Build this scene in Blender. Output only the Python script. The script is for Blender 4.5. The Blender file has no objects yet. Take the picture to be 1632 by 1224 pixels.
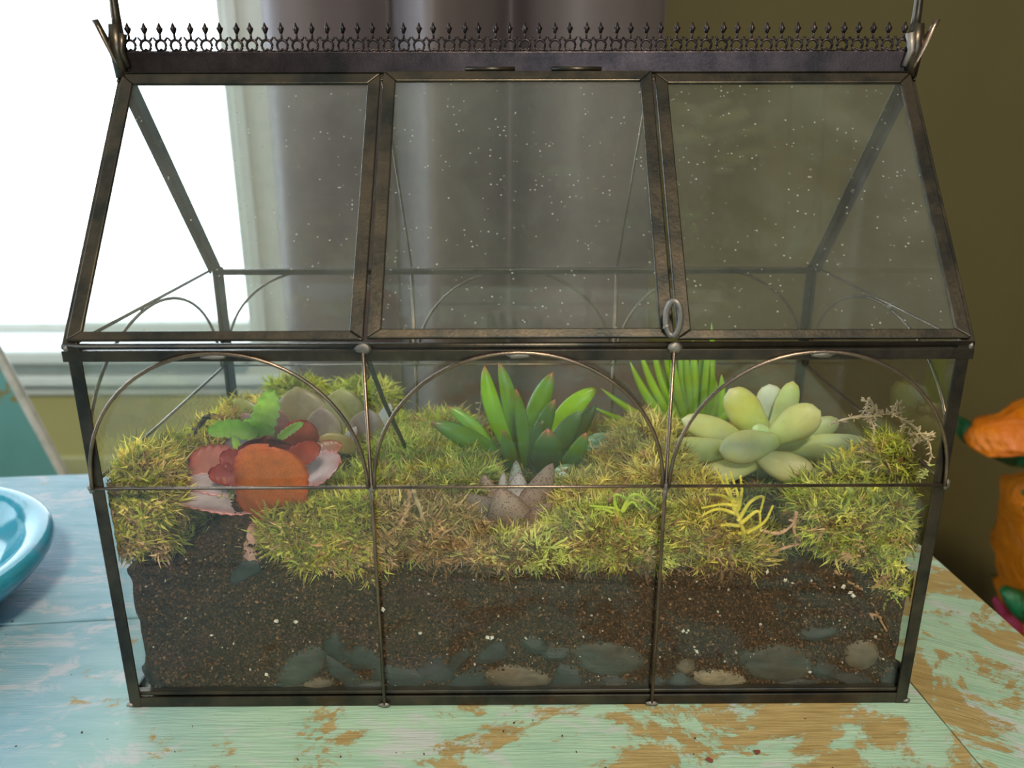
import bpy, bmesh, math, random
import numpy as np
from mathutils import Vector, Matrix, Euler, noise
random.seed(7); rng = np.random.default_rng(7)
PI = math.pi
sc = bpy.context.scene
col = sc.collection

# ------------------------------------------------------------------ camera
CAM = Vector((-0.00462, -0.27953, 0.23242)); ROT = Euler((1.24981, 0.00158, -0.00678)); F = 1308.2
cd = bpy.data.cameras.new('camera'); cam = bpy.data.objects.new('camera', cd); col.objects.link(cam)
cam.location = CAM; cam.rotation_euler = ROT
cd.lens = F / 1632 * 36; cd.sensor_width = 36; cd.sensor_fit = 'HORIZONTAL'
cd.clip_start = 0.01; cd.clip_end = 60
cd.dof.use_dof = True; cd.dof.focus_distance = 0.335; cd.dof.aperture_fstop = 11
sc.camera = cam
# ------------------------------------------------------------------ exposure, world, window portals, added fill light
sc.view_settings.view_transform = 'Standard'; sc.view_settings.look = 'None'
sc.view_settings.gamma = 1; sc.view_settings.use_curve_mapping = False
sc.view_settings.exposure = 0.0
sc.cycles.transparent_max_bounces = 40; sc.cycles.max_bounces = 10
sc.cycles.sample_clamp_indirect = 6
w = bpy.data.worlds.new('world'); sc.world = w; w.use_nodes = True
bg = w.node_tree.nodes['Background']; bg.inputs[0].default_value = (0.80, 0.91, 1.0, 1); bg.inputs[1].default_value = 5.0

WY = 0.95                     # inner face of the window wall
X0, X1, Y0, Z0, Z1 = -2.1, 2.1, -2.4, -0.75, 1.7
WIN = (-1.75, -0.395, -0.105, 1.35)     # x0 x1 z0 z1 of the opening at the left behind the table
FILL_WIN = (-0.2, 1.0, 0.1, 1.25)           # second window, unseen, added behind the camera for fill light
WIN3 = (-0.80, 0.75, -0.105, 1.30)      # third window, y0 y1 z0 z1, in the left wall

def light(name, loc, rot, sx, sy, power, color, portal=False):
    d = bpy.data.lights.new(name, 'AREA'); d.shape = 'RECTANGLE'; d.size = sx; d.size_y = sy
    d.energy = power; d.color = color
    if portal: d.cycles.is_portal = True
    o = bpy.data.objects.new(name, d); col.objects.link(o); o.location = loc; o.rotation_euler = rot
    return o
light('window_portal', ((WIN[0] + WIN[1]) / 2, WY + .10, (WIN[2] + WIN[3]) / 2), (-PI / 2, 0, 0), WIN[1] - WIN[0], WIN[3] - WIN[2], 1, (1, 1, 1), True)
light('window_portal', ((FILL_WIN[0] + FILL_WIN[1]) / 2, Y0 - .10, (FILL_WIN[2] + FILL_WIN[3]) / 2), (PI / 2, 0, 0), FILL_WIN[1] - FILL_WIN[0], FILL_WIN[3] - FILL_WIN[2], 1, (1, 1, 1), True)
light('window_portal', (X0 - .10, (WIN3[0] + WIN3[1]) / 2, (WIN3[2] + WIN3[3]) / 2), (0, -PI / 2, 0), WIN3[3] - WIN3[2], WIN3[1] - WIN3[0], 1, (1, 1, 1), True)
light('warm_fill', (0.2, -1.35, Z1 - .05), (0, 0, 0), .35, .35, 50, (1.0, .86, .64))  # unseen warm lamp, added as fill from behind the camera

# ------------------------------------------------------------------ helpers
RM = ROT.to_matrix()
def ray(x, y): return RM @ Vector(((x - 816) / F, -(y - 612) / F, -1))
def at(x, y, Y):
    d = ray(x, y); return CAM + d * ((Y - CAM.y) / d.y)
def atz(x, y, Z=0.0):
    d = ray(x, y); return CAM + d * ((Z - CAM.z) / d.z)
def pxm(Y, py=760):           # metres per photo pixel at depth Y
    return (at(817, py, Y) - at(816, py, Y)).length

def tag(o, label=None, cat=None, group=None, kind=None):
    if label: o['label'] = label
    if cat: o['category'] = cat
    if group: o['group'] = group
    if kind: o['kind'] = kind
    return o
def empty(name, loc, label, cat, group=None):
    o = bpy.data.objects.new(name, None); col.objects.link(o); o.location = loc; o.empty_display_size = .01
    return tag(o, label, cat, group)
def link(name, me, parent=None):
    o = bpy.data.objects.new(name, me); col.objects.link(o)
    if parent:
        o.parent = parent
        p = parent; off = Vector((0, 0, 0))
        while p: off += p.location; p = p.parent
        o.location = -off     # meshes are written in world coordinates
    return o
def meshnp(name, V, Fc, mat, parent=None, colors=None, smooth=True, nside=None):
    """V (n,3), Fc (m,k) constant-size faces or list of faces"""
    me = bpy.data.meshes.new(name)
    if isinstance(Fc, np.ndarray):
        m, k = Fc.shape
        me.vertices.add(len(V)); me.vertices.foreach_set('co', np.asarray(V, dtype=np.float32).ravel())
        me.loops.add(m * k); me.loops.foreach_set('vertex_index', Fc.astype(np.int32).ravel())
        me.polygons.add(m); me.polygons.foreach_set('loop_start', np.arange(m, dtype=np.int32) * k)
        me.polygons.foreach_set('loop_total', np.full(m, k, dtype=np.int32))
        me.update(calc_edges=True)
    else:
        me.from_pydata([tuple(v) for v in V], [], Fc)
    me.polygons.foreach_set('use_smooth', [smooth] * len(me.polygons))
    if colors is not None:
        a = me.color_attributes.new('tint', 'FLOAT_COLOR', 'POINT')
        c = np.ones((len(V), 4), dtype=np.float32); c[:, :3] = colors
        a.data.foreach_set('color', c.ravel())
    me.materials.append(mat); me.update()
    return link(name, me, parent)

class MB:
    def __init__(s): s.v = []; s.f = []
    def add(s, vs, fs):
        n = len(s.v); s.v += [tuple(v) for v in vs]; s.f += [tuple(i + n for i in f) for f in fs]; return s
    def box(s, a, b, bev=0):
        x0, y0, z0 = a; x1, y1, z1 = b
        return s.add([(x0, y0, z0), (x1, y0, z0), (x1, y1, z0), (x0, y1, z0), (x0, y0, z1), (x1, y0, z1), (x1, y1, z1), (x0, y1, z1)],
              [(0, 3, 2, 1), (4, 5, 6, 7), (0, 1, 5, 4), (1, 2, 6, 5), (2, 3, 7, 6), (3, 0, 4, 7)])
    def prism(s, sec, d):     # closed section extruded by d
        n = len(sec); sec = [Vector(p) for p in sec]
        return s.add(sec + [p + d for p in sec], [tuple(range(n))[::-1], tuple(range(n, 2 * n))] + [(i, (i + 1) % n, n + (i + 1) % n, n + i) for i in range(n)])
    def tube(s, pts, r, k=8, cap=True):
        pts = [Vector(p) for p in pts]; n = len(pts); rs = r if isinstance(r, (list, tuple)) else [r] * n
        vs = []; t0 = (pts[1] - pts[0]).normalized()
        up = Vector((0, 0, 1)) if abs(t0.z) < .9 else Vector((1, 0, 0))
        a = t0.cross(up).normalized()
        for i, p in enumerate(pts):
            t = (pts[min(i + 1, n - 1)] - pts[max(i - 1, 0)]).normalized()
            a = (a - t * a.dot(t)).normalized(); b = t.cross(a)
            for j in range(k):
                q = 2 * PI * j / k; vs.append(p + (a * math.cos(q) + b * math.sin(q)) * rs[i])
        fs = [(i * k + j, i * k + (j + 1) % k, (i + 1) * k + (j + 1) % k, (i + 1) * k + j) for i in range(n - 1) for j in range(k)]
        if cap: fs += [tuple(range(k))[::-1], tuple(range((n - 1) * k, n * k))]
        return s.add(vs, fs)
    def build(s, name, mat, parent=None, smooth=False, bevel=0):
        me = bpy.data.meshes.new(name); me.from_pydata(s.v, [], s.f)
        bm = bmesh.new(); bm.from_mesh(me); bmesh.ops.recalc_face_normals(bm, faces=bm.faces)
        if bevel:
            bmesh.ops.bevel(bm, geom=[e for e in bm.edges if e.calc_face_angle(0) > .5], offset=bevel, segments=2, affect='EDGES', profile=.5)
        bm.to_mesh(me); bm.free()
        for p in me.polygons: p.use_smooth = smooth
        me.materials.append(mat); return link(name, me, parent)

def bez(a, b, c, n):
    return [(a * (1 - t) ** 2 + b * 2 * t * (1 - t) + c * t * t) for t in [i / (n - 1) for i in range(n)]]
def spline(pts, n=6):         # Catmull-Rom
    P = [Vector(p) for p in pts]; P = [P[0] * 2 - P[1]] + P + [P[-1] * 2 - P[-2]]; out = []
    for i in range(1, len(P) - 2):
        for j in range(n):
            t = j / n; a, b, c, d = P[i - 1], P[i], P[i + 1], P[i + 2]
            out.append(.5 * ((2 * b) + (c - a) * t + (2 * a - 5 * b + 4 * c - d) * t * t + (3 * b - a - 3 * c + d) * t ** 3))
    out.append(P[-2]); return out

# ------------------------------------------------------------------ materials
class N:
    def __init__(s, name):
        s.m = bpy.data.materials.new(name); s.m.use_nodes = True; s.t = s.m.node_tree; s.n = s.t.nodes; s.n.clear()
        s.out = s.n.new('ShaderNodeOutputMaterial')
    def new(s, t, **k):
        o = s.n.new('ShaderNode' + t)
        for a, b in k.items():
            if a in o.inputs: s.put(o.inputs[a], b)
            else: setattr(o, a, b)
        return o
    def put(s, i, v):
        if isinstance(v, bpy.types.NodeSocket): s.t.links.new(v, i)
        else:
            if isinstance(v, tuple) and len(v) == 3 and i.type == 'RGBA': v = v + (1,)
            i.default_value = v
    def coord(s, scale=(1, 1, 1), rot=(0, 0, 0)):
        c = s.new('TexCoord'); g = s.new('NewGeometry'); m = s.new('Mapping'); s.t.links.new(g.outputs['Position'], m.inputs[0])
        m.inputs['Scale'].default_value = scale; m.inputs['Rotation'].default_value = rot; return m.outputs[0]
    def noise(s, vec, scale, detail=4, rough=.55, dist=0):
        o = s.new('TexNoise'); s.put(o.inputs['Vector'], vec); o.inputs['Scale'].default_value = scale; o.inputs['Detail'].default_value = detail
        o.inputs['Roughness'].default_value = rough; o.inputs['Distortion'].default_value = dist; return o.outputs['Fac']
    def vor(s, vec, scale, feat='F1', out='Distance'):
        o = s.new('TexVoronoi'); s.put(o.inputs['Vector'], vec); o.inputs['Scale'].default_value = scale; o.feature = feat; return o.outputs[out]
    def ramp(s, fac, stops, interp='LINEAR'):
        o = s.new('ValToRGB'); s.put(o.inputs[0], fac); e = o.color_ramp; e.interpolation = interp
        while len(e.elements) < len(stops): e.elements.new(.5)
        for q, (p, c) in zip(e.elements, stops):
            q.position = p; q.color = (c, c, c, 1) if isinstance(c, (int, float)) else tuple(c) + (1,)
        return o.outputs[0]
    def mix(s, f, a, b, mode='MIX'):
        o = s.new('Mix'); o.data_type = 'RGBA'; o.blend_type = mode
        s.put(o.inputs[0], f); s.put(o.inputs[6], a); s.put(o.inputs[7], b); return o.outputs[2]
    def math(s, op, a, b=0.0, clamp=False):
        o = s.new('Math'); o.operation = op; o.use_clamp = clamp; s.put(o.inputs[0], a); s.put(o.inputs[1], b); return o.outputs[0]
    def bump(s, h, strength=.3, dist=.001):
        o = s.new('Bump'); s.put(o.inputs['Height'], h); o.inputs['Strength'].default_value = strength; o.inputs['Distance'].default_value = dist; return o.outputs[0]
    def bsdf(s, color, rough=.5, metal=0, normal=None, spec=.5, sss=None, coat=0):
        o = s.new('BsdfPrincipled'); s.put(o.inputs['Base Color'], color); s.put(o.inputs['Roughness'], rough); s.put(o.inputs['Metallic'], metal)
        s.put(o.inputs['Specular IOR Level'], spec)
        if normal is not None: s.put(o.inputs['Normal'], normal)
        if coat: s.put(o.inputs['Coat Weight'], coat); s.put(o.inputs['Coat Roughness'], .12)
        return o.outputs[0]
    def mixs(s, f, a, b):
        o = s.new('MixShader'); s.put(o.inputs[0], f); s.t.links.new(a, o.inputs[1]); s.t.links.new(b, o.inputs[2]); return o.outputs[0]
    def transl(s, c):
        o = s.new('BsdfTranslucent'); s.put(o.inputs[0], c); return o.outputs[0]
    def end(s, sh): s.t.links.new(sh, s.out.inputs[0]); return s.m

def m_plain(name, c, rough=.6, metal=0, var=.12, sc_=40, bumpd=0, spec=.5):
    n = N(name); v = n.coord(); f = n.noise(v, sc_)
    c2 = tuple(x * (1 - var) for x in c); c3 = tuple(min(1, x * (1 + var)) for x in c)
    cc = n.ramp(f, [(.3, c2), (.7, c3)])
    return n.end(n.bsdf(cc, rough, metal, n.bump(f, .4, bumpd) if bumpd else None, spec))

def m_metal(name, dark, brown, rough=.32):
    n = N(name); v = n.coord((1, 1, 1)); a = n.noise(v, 60, 5, .6); b = n.noise(v, 900, 3, .6)
    c = n.ramp(a, [(.35, dark), (.62, brown)])
    r = n.math('ADD', n.math('MULTIPLY', b, .25), rough - .1)
    return n.end(n.bsdf(c, r, .85, n.bump(b, .25, .0002)))
METAL = m_metal('dark_patina_metal', (.036, .038, .036), (.095, .078, .058))
CREST = m_metal('crest_metal', (.024, .020, .022), (.060, .045, .047), .34)
WIRE = m_metal('wire_metal', (.12, .10, .085), (.26, .19, .14), .28)
SOLDER = m_metal('solder_metal', (.16, .15, .14), (.34, .31, .28), .52)

def m_glass(name, dust, haze_col=(.62, .66, .60), tint=(.93, .96, .93)):
    n = N(name); v = n.coord()
    lw = n.new('LayerWeight', Blend=.5).outputs['Facing']
    fr = n.math('ADD', n.math('MULTIPLY', n.math('POWER', lw, 5.0), .75), .035, True)
    tr = n.new('BsdfTransparent', Color=tint).outputs[0]
    gl = n.new('BsdfGlossy', Color=(1, 1, 1), Roughness=.02).outputs[0]
    g = n.mixs(fr, tr, gl)
    cloud = n.ramp(n.noise(v, 22, 5, .6, .6), [(.35, .35), (.7, 1.0)])
    speck = n.ramp(n.vor(v, 340), [(.10, 1), (.17, 0)])
    sel = n.ramp(n.noise(v, 130, 2), [(.5, 0), (.62, 1)])
    sp = n.math('MULTIPLY', n.math('MULTIPLY', speck, sel), .6)
    d = n.math('ADD', n.math('MULTIPLY', cloud, dust), n.math('MULTIPLY', sp, min(1, dust * 22)), True)
    df = n.mixs(.5, n.new('BsdfDiffuse', Color=haze_col).outputs[0], n.transl(haze_col))
    return n.end(n.mixs(d, g, df))
GLASS = m_glass('clear_glass', .005, tint=(.97, .98, .972))
GLASSD = m_glass('dusty_glass', .075, tint=(.95, .962, .95))
WGLASS = m_glass('window_glass', .0, tint=(.97, .98, .98))

def m_leaf(name, rough=.42, trans=.22, noisy=.18, sc_=120, speck=None, spec=.5, speck_scale=1400, bloom=0, gain=1.0):
    n = N(name); a = n.new('VertexColor'); a.layer_name = 'tint'; v = n.coord()
    f = n.noise(v, sc_, 4, .6)
    c = n.mix(1.0, a.outputs[0], n.ramp(f, [(.3, (1 - noisy) * gain), (.7, (1 + noisy * .6) * gain)]), 'MULTIPLY')
    if speck:
        s2 = n.ramp(n.vor(v, speck_scale), [(.22, 1), (.34, 0)])
        c = n.mix(n.math('MULTIPLY', s2, .75), c, speck)
    if bloom:
        c = n.mix(n.ramp(n.noise(v, 70, 5, .65), [(.48, 0), (.72, bloom)]), c, (.62, .68, .62))
    tc = n.mix(1.0, c, (1.25, 1.25, .75), 'MULTIPLY')
    b = n.bsdf(c, rough, 0, n.bump(n.noise(v, 900, 3), .15, .0003), spec)
    return n.end(n.mixs(trans, b, n.transl(tc)))
LEAF = m_leaf('succulent_leaf', .28, .30, gain=1.45)
LEAFPALE = m_leaf('powdery_leaf', .45, .2, .15, 90, bloom=.45, gain=1.35)
LEAFPURPLE = m_leaf('purple_leaf', .38, .10, .22, 90, bloom=.25, gain=1.15)
LEAFSPOT = m_leaf('speckled_leaf', .5, .05, .2, 200, speck=(.035, .02, .016), speck_scale=900, gain=1.25)
LEAFTHIN = m_leaf('thin_leaf', .42, .5, .22, 150, gain=1.2)
LEAFORANGE = m_leaf('orange_leaf', .45, .55, .25, 110, gain=1.25, speck=(.40, .10, .02), speck_scale=1500)
LEAFLAV = m_leaf('glazed_red_leaf', .33, .22, .22, 160, spec=.8)
MOSS = m_leaf('moss_fibre', .7, .40, .15, 300, spec=.2, gain=1.6)
TWIG = m_leaf('dry_twig', .75, .1, .35, 500, spec=.2, gain=1.5)

def m_soil():
    n = N('potting_soil'); v = n.coord(); a = n.noise(v, 60, 4); b = n.vor(v, 900); b2 = n.noise(v, 1100, 4, .7)
    c = n.ramp(b2, [(.32, (.010, .005, .003)), (.50, (.050, .026, .015)), (.66, (.14, .075, .04))])
    c = n.mix(n.ramp(a, [(.4, 0), (.7, .6)]), c, (.012, .009, .008))
    return n.end(n.bsdf(c, .9, 0, n.bump(n.math('ADD', b, b2), .9, .001), .15))
SOIL = m_soil()
GRAIN = m_leaf('soil_grain', .85, .0, .3, 900, spec=.15)
def m_stone(name, c1, c2, sc_=120):
    n = N(name); v = n.coord((1, 1, 2.2), (0, .3, 0)); a = n.noise(v, sc_, 6, .62, .4); b = n.noise(v, 800, 3)
    return n.end(n.bsdf(n.ramp(a, [(.3, c1), (.72, c2)]), .55, 0, n.bump(n.math('ADD', a, b), .5, .0007), .4))
SLATE = m_stone('slate_stone', (.007, .010, .011), (.034, .044, .045))
SLATEG = m_stone('green_grey_stone', (.016, .021, .019), (.070, .078, .066))
BROWNST = m_stone('brown_stone', (.060, .045, .030), (.16, .12, .08))
TANST = m_stone('tan_stone', (.10, .08, .05), (.30, .24, .15), 200)
COAL = m_stone('charcoal', (.006, .006, .008), (.02, .02, .024), 200)

def m_table(name, seed, rot=0.0):
    n = N(name); v = n.coord((1, 1, 1), (0, 0, rot)); v2 = n.new('VectorMath', operation='ADD'); n.put(v2.inputs[0], v); v2.inputs[1].default_value = (seed * 3.1, seed * 1.7, 0)
    v = v2.outputs[0]
    ms = n.new('Mapping'); n.put(ms.inputs[0], v); ms.inputs['Scale'].default_value = (1, 5, 1); vs = ms.outputs[0]
    msb = n.new('Mapping'); n.put(msb.inputs[0], v); msb.inputs['Scale'].default_value = (1, 2, 1); v2b = msb.outputs[0]
    ms2 = n.new('Mapping'); n.put(ms2.inputs[0], v); ms2.inputs['Scale'].default_value = (1, 14, 1); vg = ms2.outputs[0]
    patch = n.noise(v, 20, 10, .72, .6); patch2 = n.noise(v2b, 26, 9, .74, .5)
    x = n.new('SeparateXYZ'); n.put(x.inputs[0], n.coord()); gx = x.outputs[0]
    # the right-hand half of the top is worn back to the tan undercoat far more than the left
    bias = n.new('MapRange'); n.put(bias.inputs[0], gx); bias.inputs[1].default_value = -.24; bias.inputs[2].default_value = .05
    bias.inputs[3].default_value = -.13; bias.inputs[4].default_value = .022
    wv = n.math('ADD', n.math('ADD', n.math('MULTIPLY', patch, .62), n.math('MULTIPLY', patch2, .38)), bias.outputs[0])
    wear = n.ramp(wv, [(.497, 0), (.522, 1)])
    paint = n.ramp(n.noise(vs, 30, 5), [(.3, (.29, .47, .36)), (.7, (.40, .57, .44))])
    left_glare = n.ramp(n.noise(vs, 26, 5), [(.3, (.17, .35, .45)), (.7, (.28, .44, .55))])  # blue window glare on the left, painted into the colour
    gain_ = n.new('MapRange'); n.put(gain_.inputs[0], gx); gain_.inputs[1].default_value = .10; gain_.inputs[2].default_value = .20; gain_.inputs[3].default_value = 0; gain_.inputs[4].default_value = -.028
    wear = n.ramp(n.math('ADD', wv, gain_.outputs[0]), [(.497, 0), (.522, 1)])
    lb = n.new('MapRange'); n.put(lb.inputs[0], gx); lb.inputs[1].default_value = -.20; lb.inputs[2].default_value = -.10
    paint = n.mix(n.math('SUBTRACT', 1.0, lb.outputs[0]), paint, left_glare)
    tan = n.ramp(n.noise(vs, 60, 5), [(.3, (.29, .21, .082)), (.7, (.43, .325, .145))])
    c = n.mix(wear, paint, tan)
    chalk = n.ramp(n.noise(v2b, 30, 9, .74, .6), [(.52, 0), (.60, .65)])
    c = n.mix(n.math('MULTIPLY', chalk, n.math('SUBTRACT', 1.0, wear)), c, (.52, .50, .56))
    spk = n.ramp(n.noise(v, 300, 2), [(.77, 0), (.79, .8)])
    c = n.mix(spk, c, (.06, .035, .02))
    g = n.noise(vg, 60, 6, .6)
    h = n.math('ADD', n.math('MULTIPLY', g, .8), n.math('MULTIPLY', wear, -.15))
    return n.end(n.bsdf(c, n.math('ADD', n.math('MULTIPLY', patch2, .25), .42), 0, n.bump(h, .6, .0014), .35))
TAB = [m_table('distressed_paint', 1), m_table('distressed_paint_b', 2), m_table('distressed_paint_c', 3.3, .5)]

WALLM = m_plain('olive_wall_paint', (.115, .094, .030), .75, 0, .06, 6)
CEIL = m_plain('ceiling_paint', (.60, .58, .50), .8)
WHITE = m_plain('white_trim_paint', (.62, .65, .62), .45, 0, .04)
FLOORM = m_plain('floor_boards', (.12, .075, .04), .5, 0, .3, 8)
SILLW = m_plain('sill_paint', (.74, .80, .80), .35, 0, .03)

# ------------------------------------------------------------------ room
def struct(o): o['kind'] = 'structure'; return o
T = .12
def wall_with_hole(name, y0, y1, hole):
    a, b, c, d = hole; m = MB()
    m.box((X0, y0, Z0), (a, y1, Z1)); m.box((b, y0, Z0), (X1, y1, Z1)); m.box((a, y0, Z0), (b, y1, c)); m.box((a, y0, d), (b, y1, Z1))
    return struct(m.build(name, WALLM))
wall_with_hole('wall_back', WY, WY + T, WIN)
wall_with_hole('wall_front', Y0 - T, Y0, FILL_WIN)
m = MB(); a, b, c, d = WIN3
m.box((X0 - T, Y0 - T, Z0), (X0, a, Z1)); m.box((X0 - T, b, Z0), (X0, WY + T, Z1)); m.box((X0 - T, a, Z0), (X0, b, c)); m.box((X0 - T, a, d), (X0, b, Z1))
struct(m.build('wall_left', WALLM))
struct(MB().box((X1, Y0 - T, Z0), (X1 + T, WY + T, Z1)).build('wall_right', WALLM))
struct(MB().box((X0 - T, Y0 - T, Z0 - .1), (X1 + T, WY + T, Z0)).build('floor', FLOORM))
struct(MB().box((X0 - T, Y0 - T, Z1), (X1 + T, WY + T, Z1 + .1)).build('ceiling', CEIL))
def window(name, hole, yin, sgn):
    a, b, c, d = hole; e = bpy.data.objects.new(name, None); col.objects.link(e); e.location = ((a + b) / 2, yin, c); struct(e)
    y = yin + sgn * .06; f = .014
    for (p, q) in (((a, c), (b, c + f)), ((a, d - f), (b, d)), ((a, c + f), (a + f, d - f)), ((b - f, c + f), (b, d - f)), ((a + f, (c + d) / 2 + .1), (b - f, (c + d) / 2 + .14))):
        MB().box((p[0], min(y, y + sgn * .03), p[1]), (q[0], max(y, y + sgn * .03), q[1])).build('window_frame', WHITE, e, bevel=.003)
    MB().box((a + f, y + sgn * .013 - .002, c + f), (b - f, y + sgn * .013 + .002, d - f)).build('glass_pane', WGLASS, e)
    return e
window('window_1', WIN, WY, 1); window('fill_window', FILL_WIN, Y0, -1)
w3 = bpy.data.objects.new('window_3', None); col.objects.link(w3); w3.location = (X0, (WIN3[0] + WIN3[1]) / 2, WIN3[2]); struct(w3)
a, b, c, d = WIN3
for q in (((a, c), (b, c + .03)), ((a, d - .03), (b, d)), ((a, c), (a + .03, d)), ((b - .03, c), (b, d))):
    MB().box((X0 - .09, q[0][0], q[0][1]), (X0 - .05, q[1][0], q[1][1])).build('window_frame', WHITE, w3)
MB().box((X0 - .072, a + .03, c + .03), (X0 - .068, b - .03, d - .03)).build('glass_pane', WGLASS, w3)
# casing, stool and apron of the window behind the table
cs = MB().box((WIN[1], WY - .022, WIN[2] - .005), (WIN[1] + .075, WY, WIN[3] + .07)); cs.box((WIN[1] + .012, WY - .03, WIN[2]), (WIN[1] + .03, WY - .022, WIN[3]))
struct(cs.build('trim_1', WHITE, bevel=.003))
struct(MB().box((WIN[0] - .08, WY - .055, WIN[2] - .022), (WIN[1] + .0, WY + T + .02, WIN[2] + .001)).build('trim_2', SILLW, bevel=.006))
struct(MB().box((WIN[0] - .07, WY - .02, WIN[2] - .082), (WIN[1] + .08, WY, WIN[2] - .022)).build('trim_3', WHITE, bevel=.004))
struct(MB().box((WIN[0] - .07, WY - .035, WIN[2] - .062), (WIN[1] + .08, WY - .02, WIN[2] - .045)).build('trim_4', SILLW, bevel=.004))
struct(MB().box((X0, WY - .012, Z0), (-.335, WY, WIN[2] - .082)).build('flare_panel', m_plain('flare_bright_olive', (.40, .37, .15), .6, 0, .06, 8), bevel=.002))  # added panel; its lighter olive stands in for lens flare below the window
struct(MB().box((X0, WY - .02, WIN[2] - .25), (-.30, WY, WIN[2] - .185)).build('trim_5', m_plain('olive_rail', (.46, .44, .22), .5, 0, .04), bevel=.004))

# ------------------------------------------------------------------ curtain
def curtain():
    keys = [(-.330, .02), (-.318, -.02), (-.292, -.048), (-.25, -.046), (-.20, -.02), (-.172, .008), (-.162, .010), (-.148, -.03), (-.120, -.085), (-.085, -.105), (-.03, -.045), (-.006, .0), (.004, .0), (.03, -.03), (.08, -.045), (.14, -.03), (.19, 0), (.205, .015)]
    P = spline([Vector((x, y, 0)) for x, y in keys], 6)
    nz = 30; V = []; k = len(P)
    for s in (0, 1):
        for j in range(nz):
            z = Z0 + .02 + (Z1 - .1 - Z0) * j / (nz - 1)
            for i, p in enumerate(P):
                wob = .004 * math.sin(i * .12 + z * 2.1)
                V.append((p.x + .006 * math.sin(z * 2.2), WY - .06 + p.y * 1.7 + wob + s * .003, z))
    Fc = []
    n1 = nz * k
    for j in range(nz - 1):
        for i in range(k - 1):
            a = j * k + i; Fc.append((a, a + 1, a + k + 1, a + k)); Fc.append((a + n1, a + n1 + k, a + n1 + k + 1, a + n1 + 1))
        for i in (0, k - 1):
            a = j * k + i; Fc.append((a, a + k, a + k + n1, a + n1))
    n = N('curtain_cloth'); v = n.coord((1, 1, .3)); f = n.noise(v, 12, 4)
    c = n.ramp(f, [(.3, (.180, .148, .156)), (.7, (.220, .184, .192))])
    sh = n.mixs(.12, n.bsdf(c, .55, 0, n.bump(n.noise(n.coord(), 900, 2), .2, .0005), .5), n.transl(c))
    o = meshnp('curtain', np.array(V), np.array(Fc), n.end(sh))
    return tag(o, 'grey mauve curtain hanging in deep folds right of the bright window', 'curtain')
curtain()

# ------------------------------------------------------------------ table
TR = math.radians(5.0); tc, ts = math.cos(TR), math.sin(TR)
TO = Vector((.2195, .2745, 0))          # far right corner of the top
TO = Vector((.2155, .2745, 0))
def tpt(u, v, z): return Vector((TO.x - u * tc + v * ts, TO.y - u * ts - v * tc, z))   # u: leftwards, v: towards the viewer
def tbox(name, u0, u1, v0, v1, z0, z1, mat, parent, bevel=.0005):
    m = MB(); vs = [tpt(u, v, z) for z in (z0, z1) for (u, v) in ((u0, v0), (u1, v0), (u1, v1), (u0, v1))]
    m.add(vs, [(0, 3, 2, 1), (4, 5, 6, 7), (0, 1, 5, 4), (1, 2, 6, 5), (2, 3, 7, 6), (3, 0, 4, 7)])
    return m.build(name, mat, parent, bevel=bevel)
table = empty('table', (-.3, .0, Z0), 'old wooden table with distressed pale green paint, blue glare painted in at left, under the terrarium', 'table')
tbox('end_board', 0, .070, 0, .80, -.028, 0, TAB[2], table)
vv = 0; wd = [.176, .172, .175, .277 - .000]
for i, wv_ in enumerate(wd):
    tbox('plank', .0702, 1.35, vv, vv + wv_ - .0012, -.028, 0 - (.0004 if i == 1 else 0), TAB[i % 2], table); vv += wv_
tbox('apron', .05, 1.28, .05, .072, -.11, -.028, TAB[1], table); tbox('apron', .05, 1.28, .728, .75, -.11, -.028, TAB[1], table)
for (u, v) in ((.05, .05), (.05, .70), (1.23, .05), (1.23, .70)): tbox('leg', u, u + .05, v, v + .05, Z0, -.028, TAB[0], table, .003)

# ------------------------------------------------------------------ terrarium
W2, D, ZM, ZE, ZR = .160, .15515, .0992, .1541, .2474
YR = D / 2
terr = empty('terrarium', (0, D / 2, 0), 'house-shaped glass terrarium with dark metal frame and crested ridge on the table', 'terrarium')
FXS = (.327, .670)
def X(f): return -W2 + 2 * W2 * f
def angle(name, p0, p1, n1, n2, leg=.0046, t=.0010, mat=METAL, par=terr, leg2=None):
    p0, p1 = Vector(p0), Vector(p1); n1, n2 = Vector(n1).normalized(), Vector(n2).normalized(); l2 = leg2 or leg
    sec = [p0, p0 + n1 * leg, p0 + n1 * leg + n2 * t, p0 + n1 * t + n2 * t, p0 + n1 * t + n2 * l2, p0 + n2 * l2]
    return MB().prism(sec, p1 - p0).build(name, mat, par, bevel=.00022)
rs = Vector((0, YR, ZR - ZE)).normalized()      # up the front slope
rb = Vector((0, -YR, ZR - ZE)).normalized()     # up the rear slope
LX, RX = -W2, W2
# base
MB().box((LX + .001, .001, .0006), (RX - .001, D - .001, .0022)).build('base_plate', METAL, terr)
angle('frame_bar', (LX, 0, 0), (RX, 0, 0), (0, 0, 1), (0, 1, 0)); angle('frame_bar', (LX, D, 0), (RX, D, 0), (0, 0, 1), (0, -1, 0))
angle('frame_bar', (LX, 0, 0), (LX, D, 0), (0, 0, 1), (1, 0, 0)); angle('frame_bar', (RX, 0, 0), (RX, D, 0), (0, 0, 1), (-1, 0, 0))
MB().box((LX + .001, .0010, .0048), (RX - .001, .0042, .0066)).build('glass_channel', METAL, terr, bevel=.0004)
# posts
for x, sx in ((LX, 1), (RX, -1)):
    angle('corner_post', (x, -.0002, 0), (x, -.0002, ZE), (sx, 0, 0), (0, 1, 0), leg2=.0075); angle('corner_post', (x, D + .0002, 0), (x, D + .0002, ZE), (sx, 0, 0), (0, -1, 0))
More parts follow.
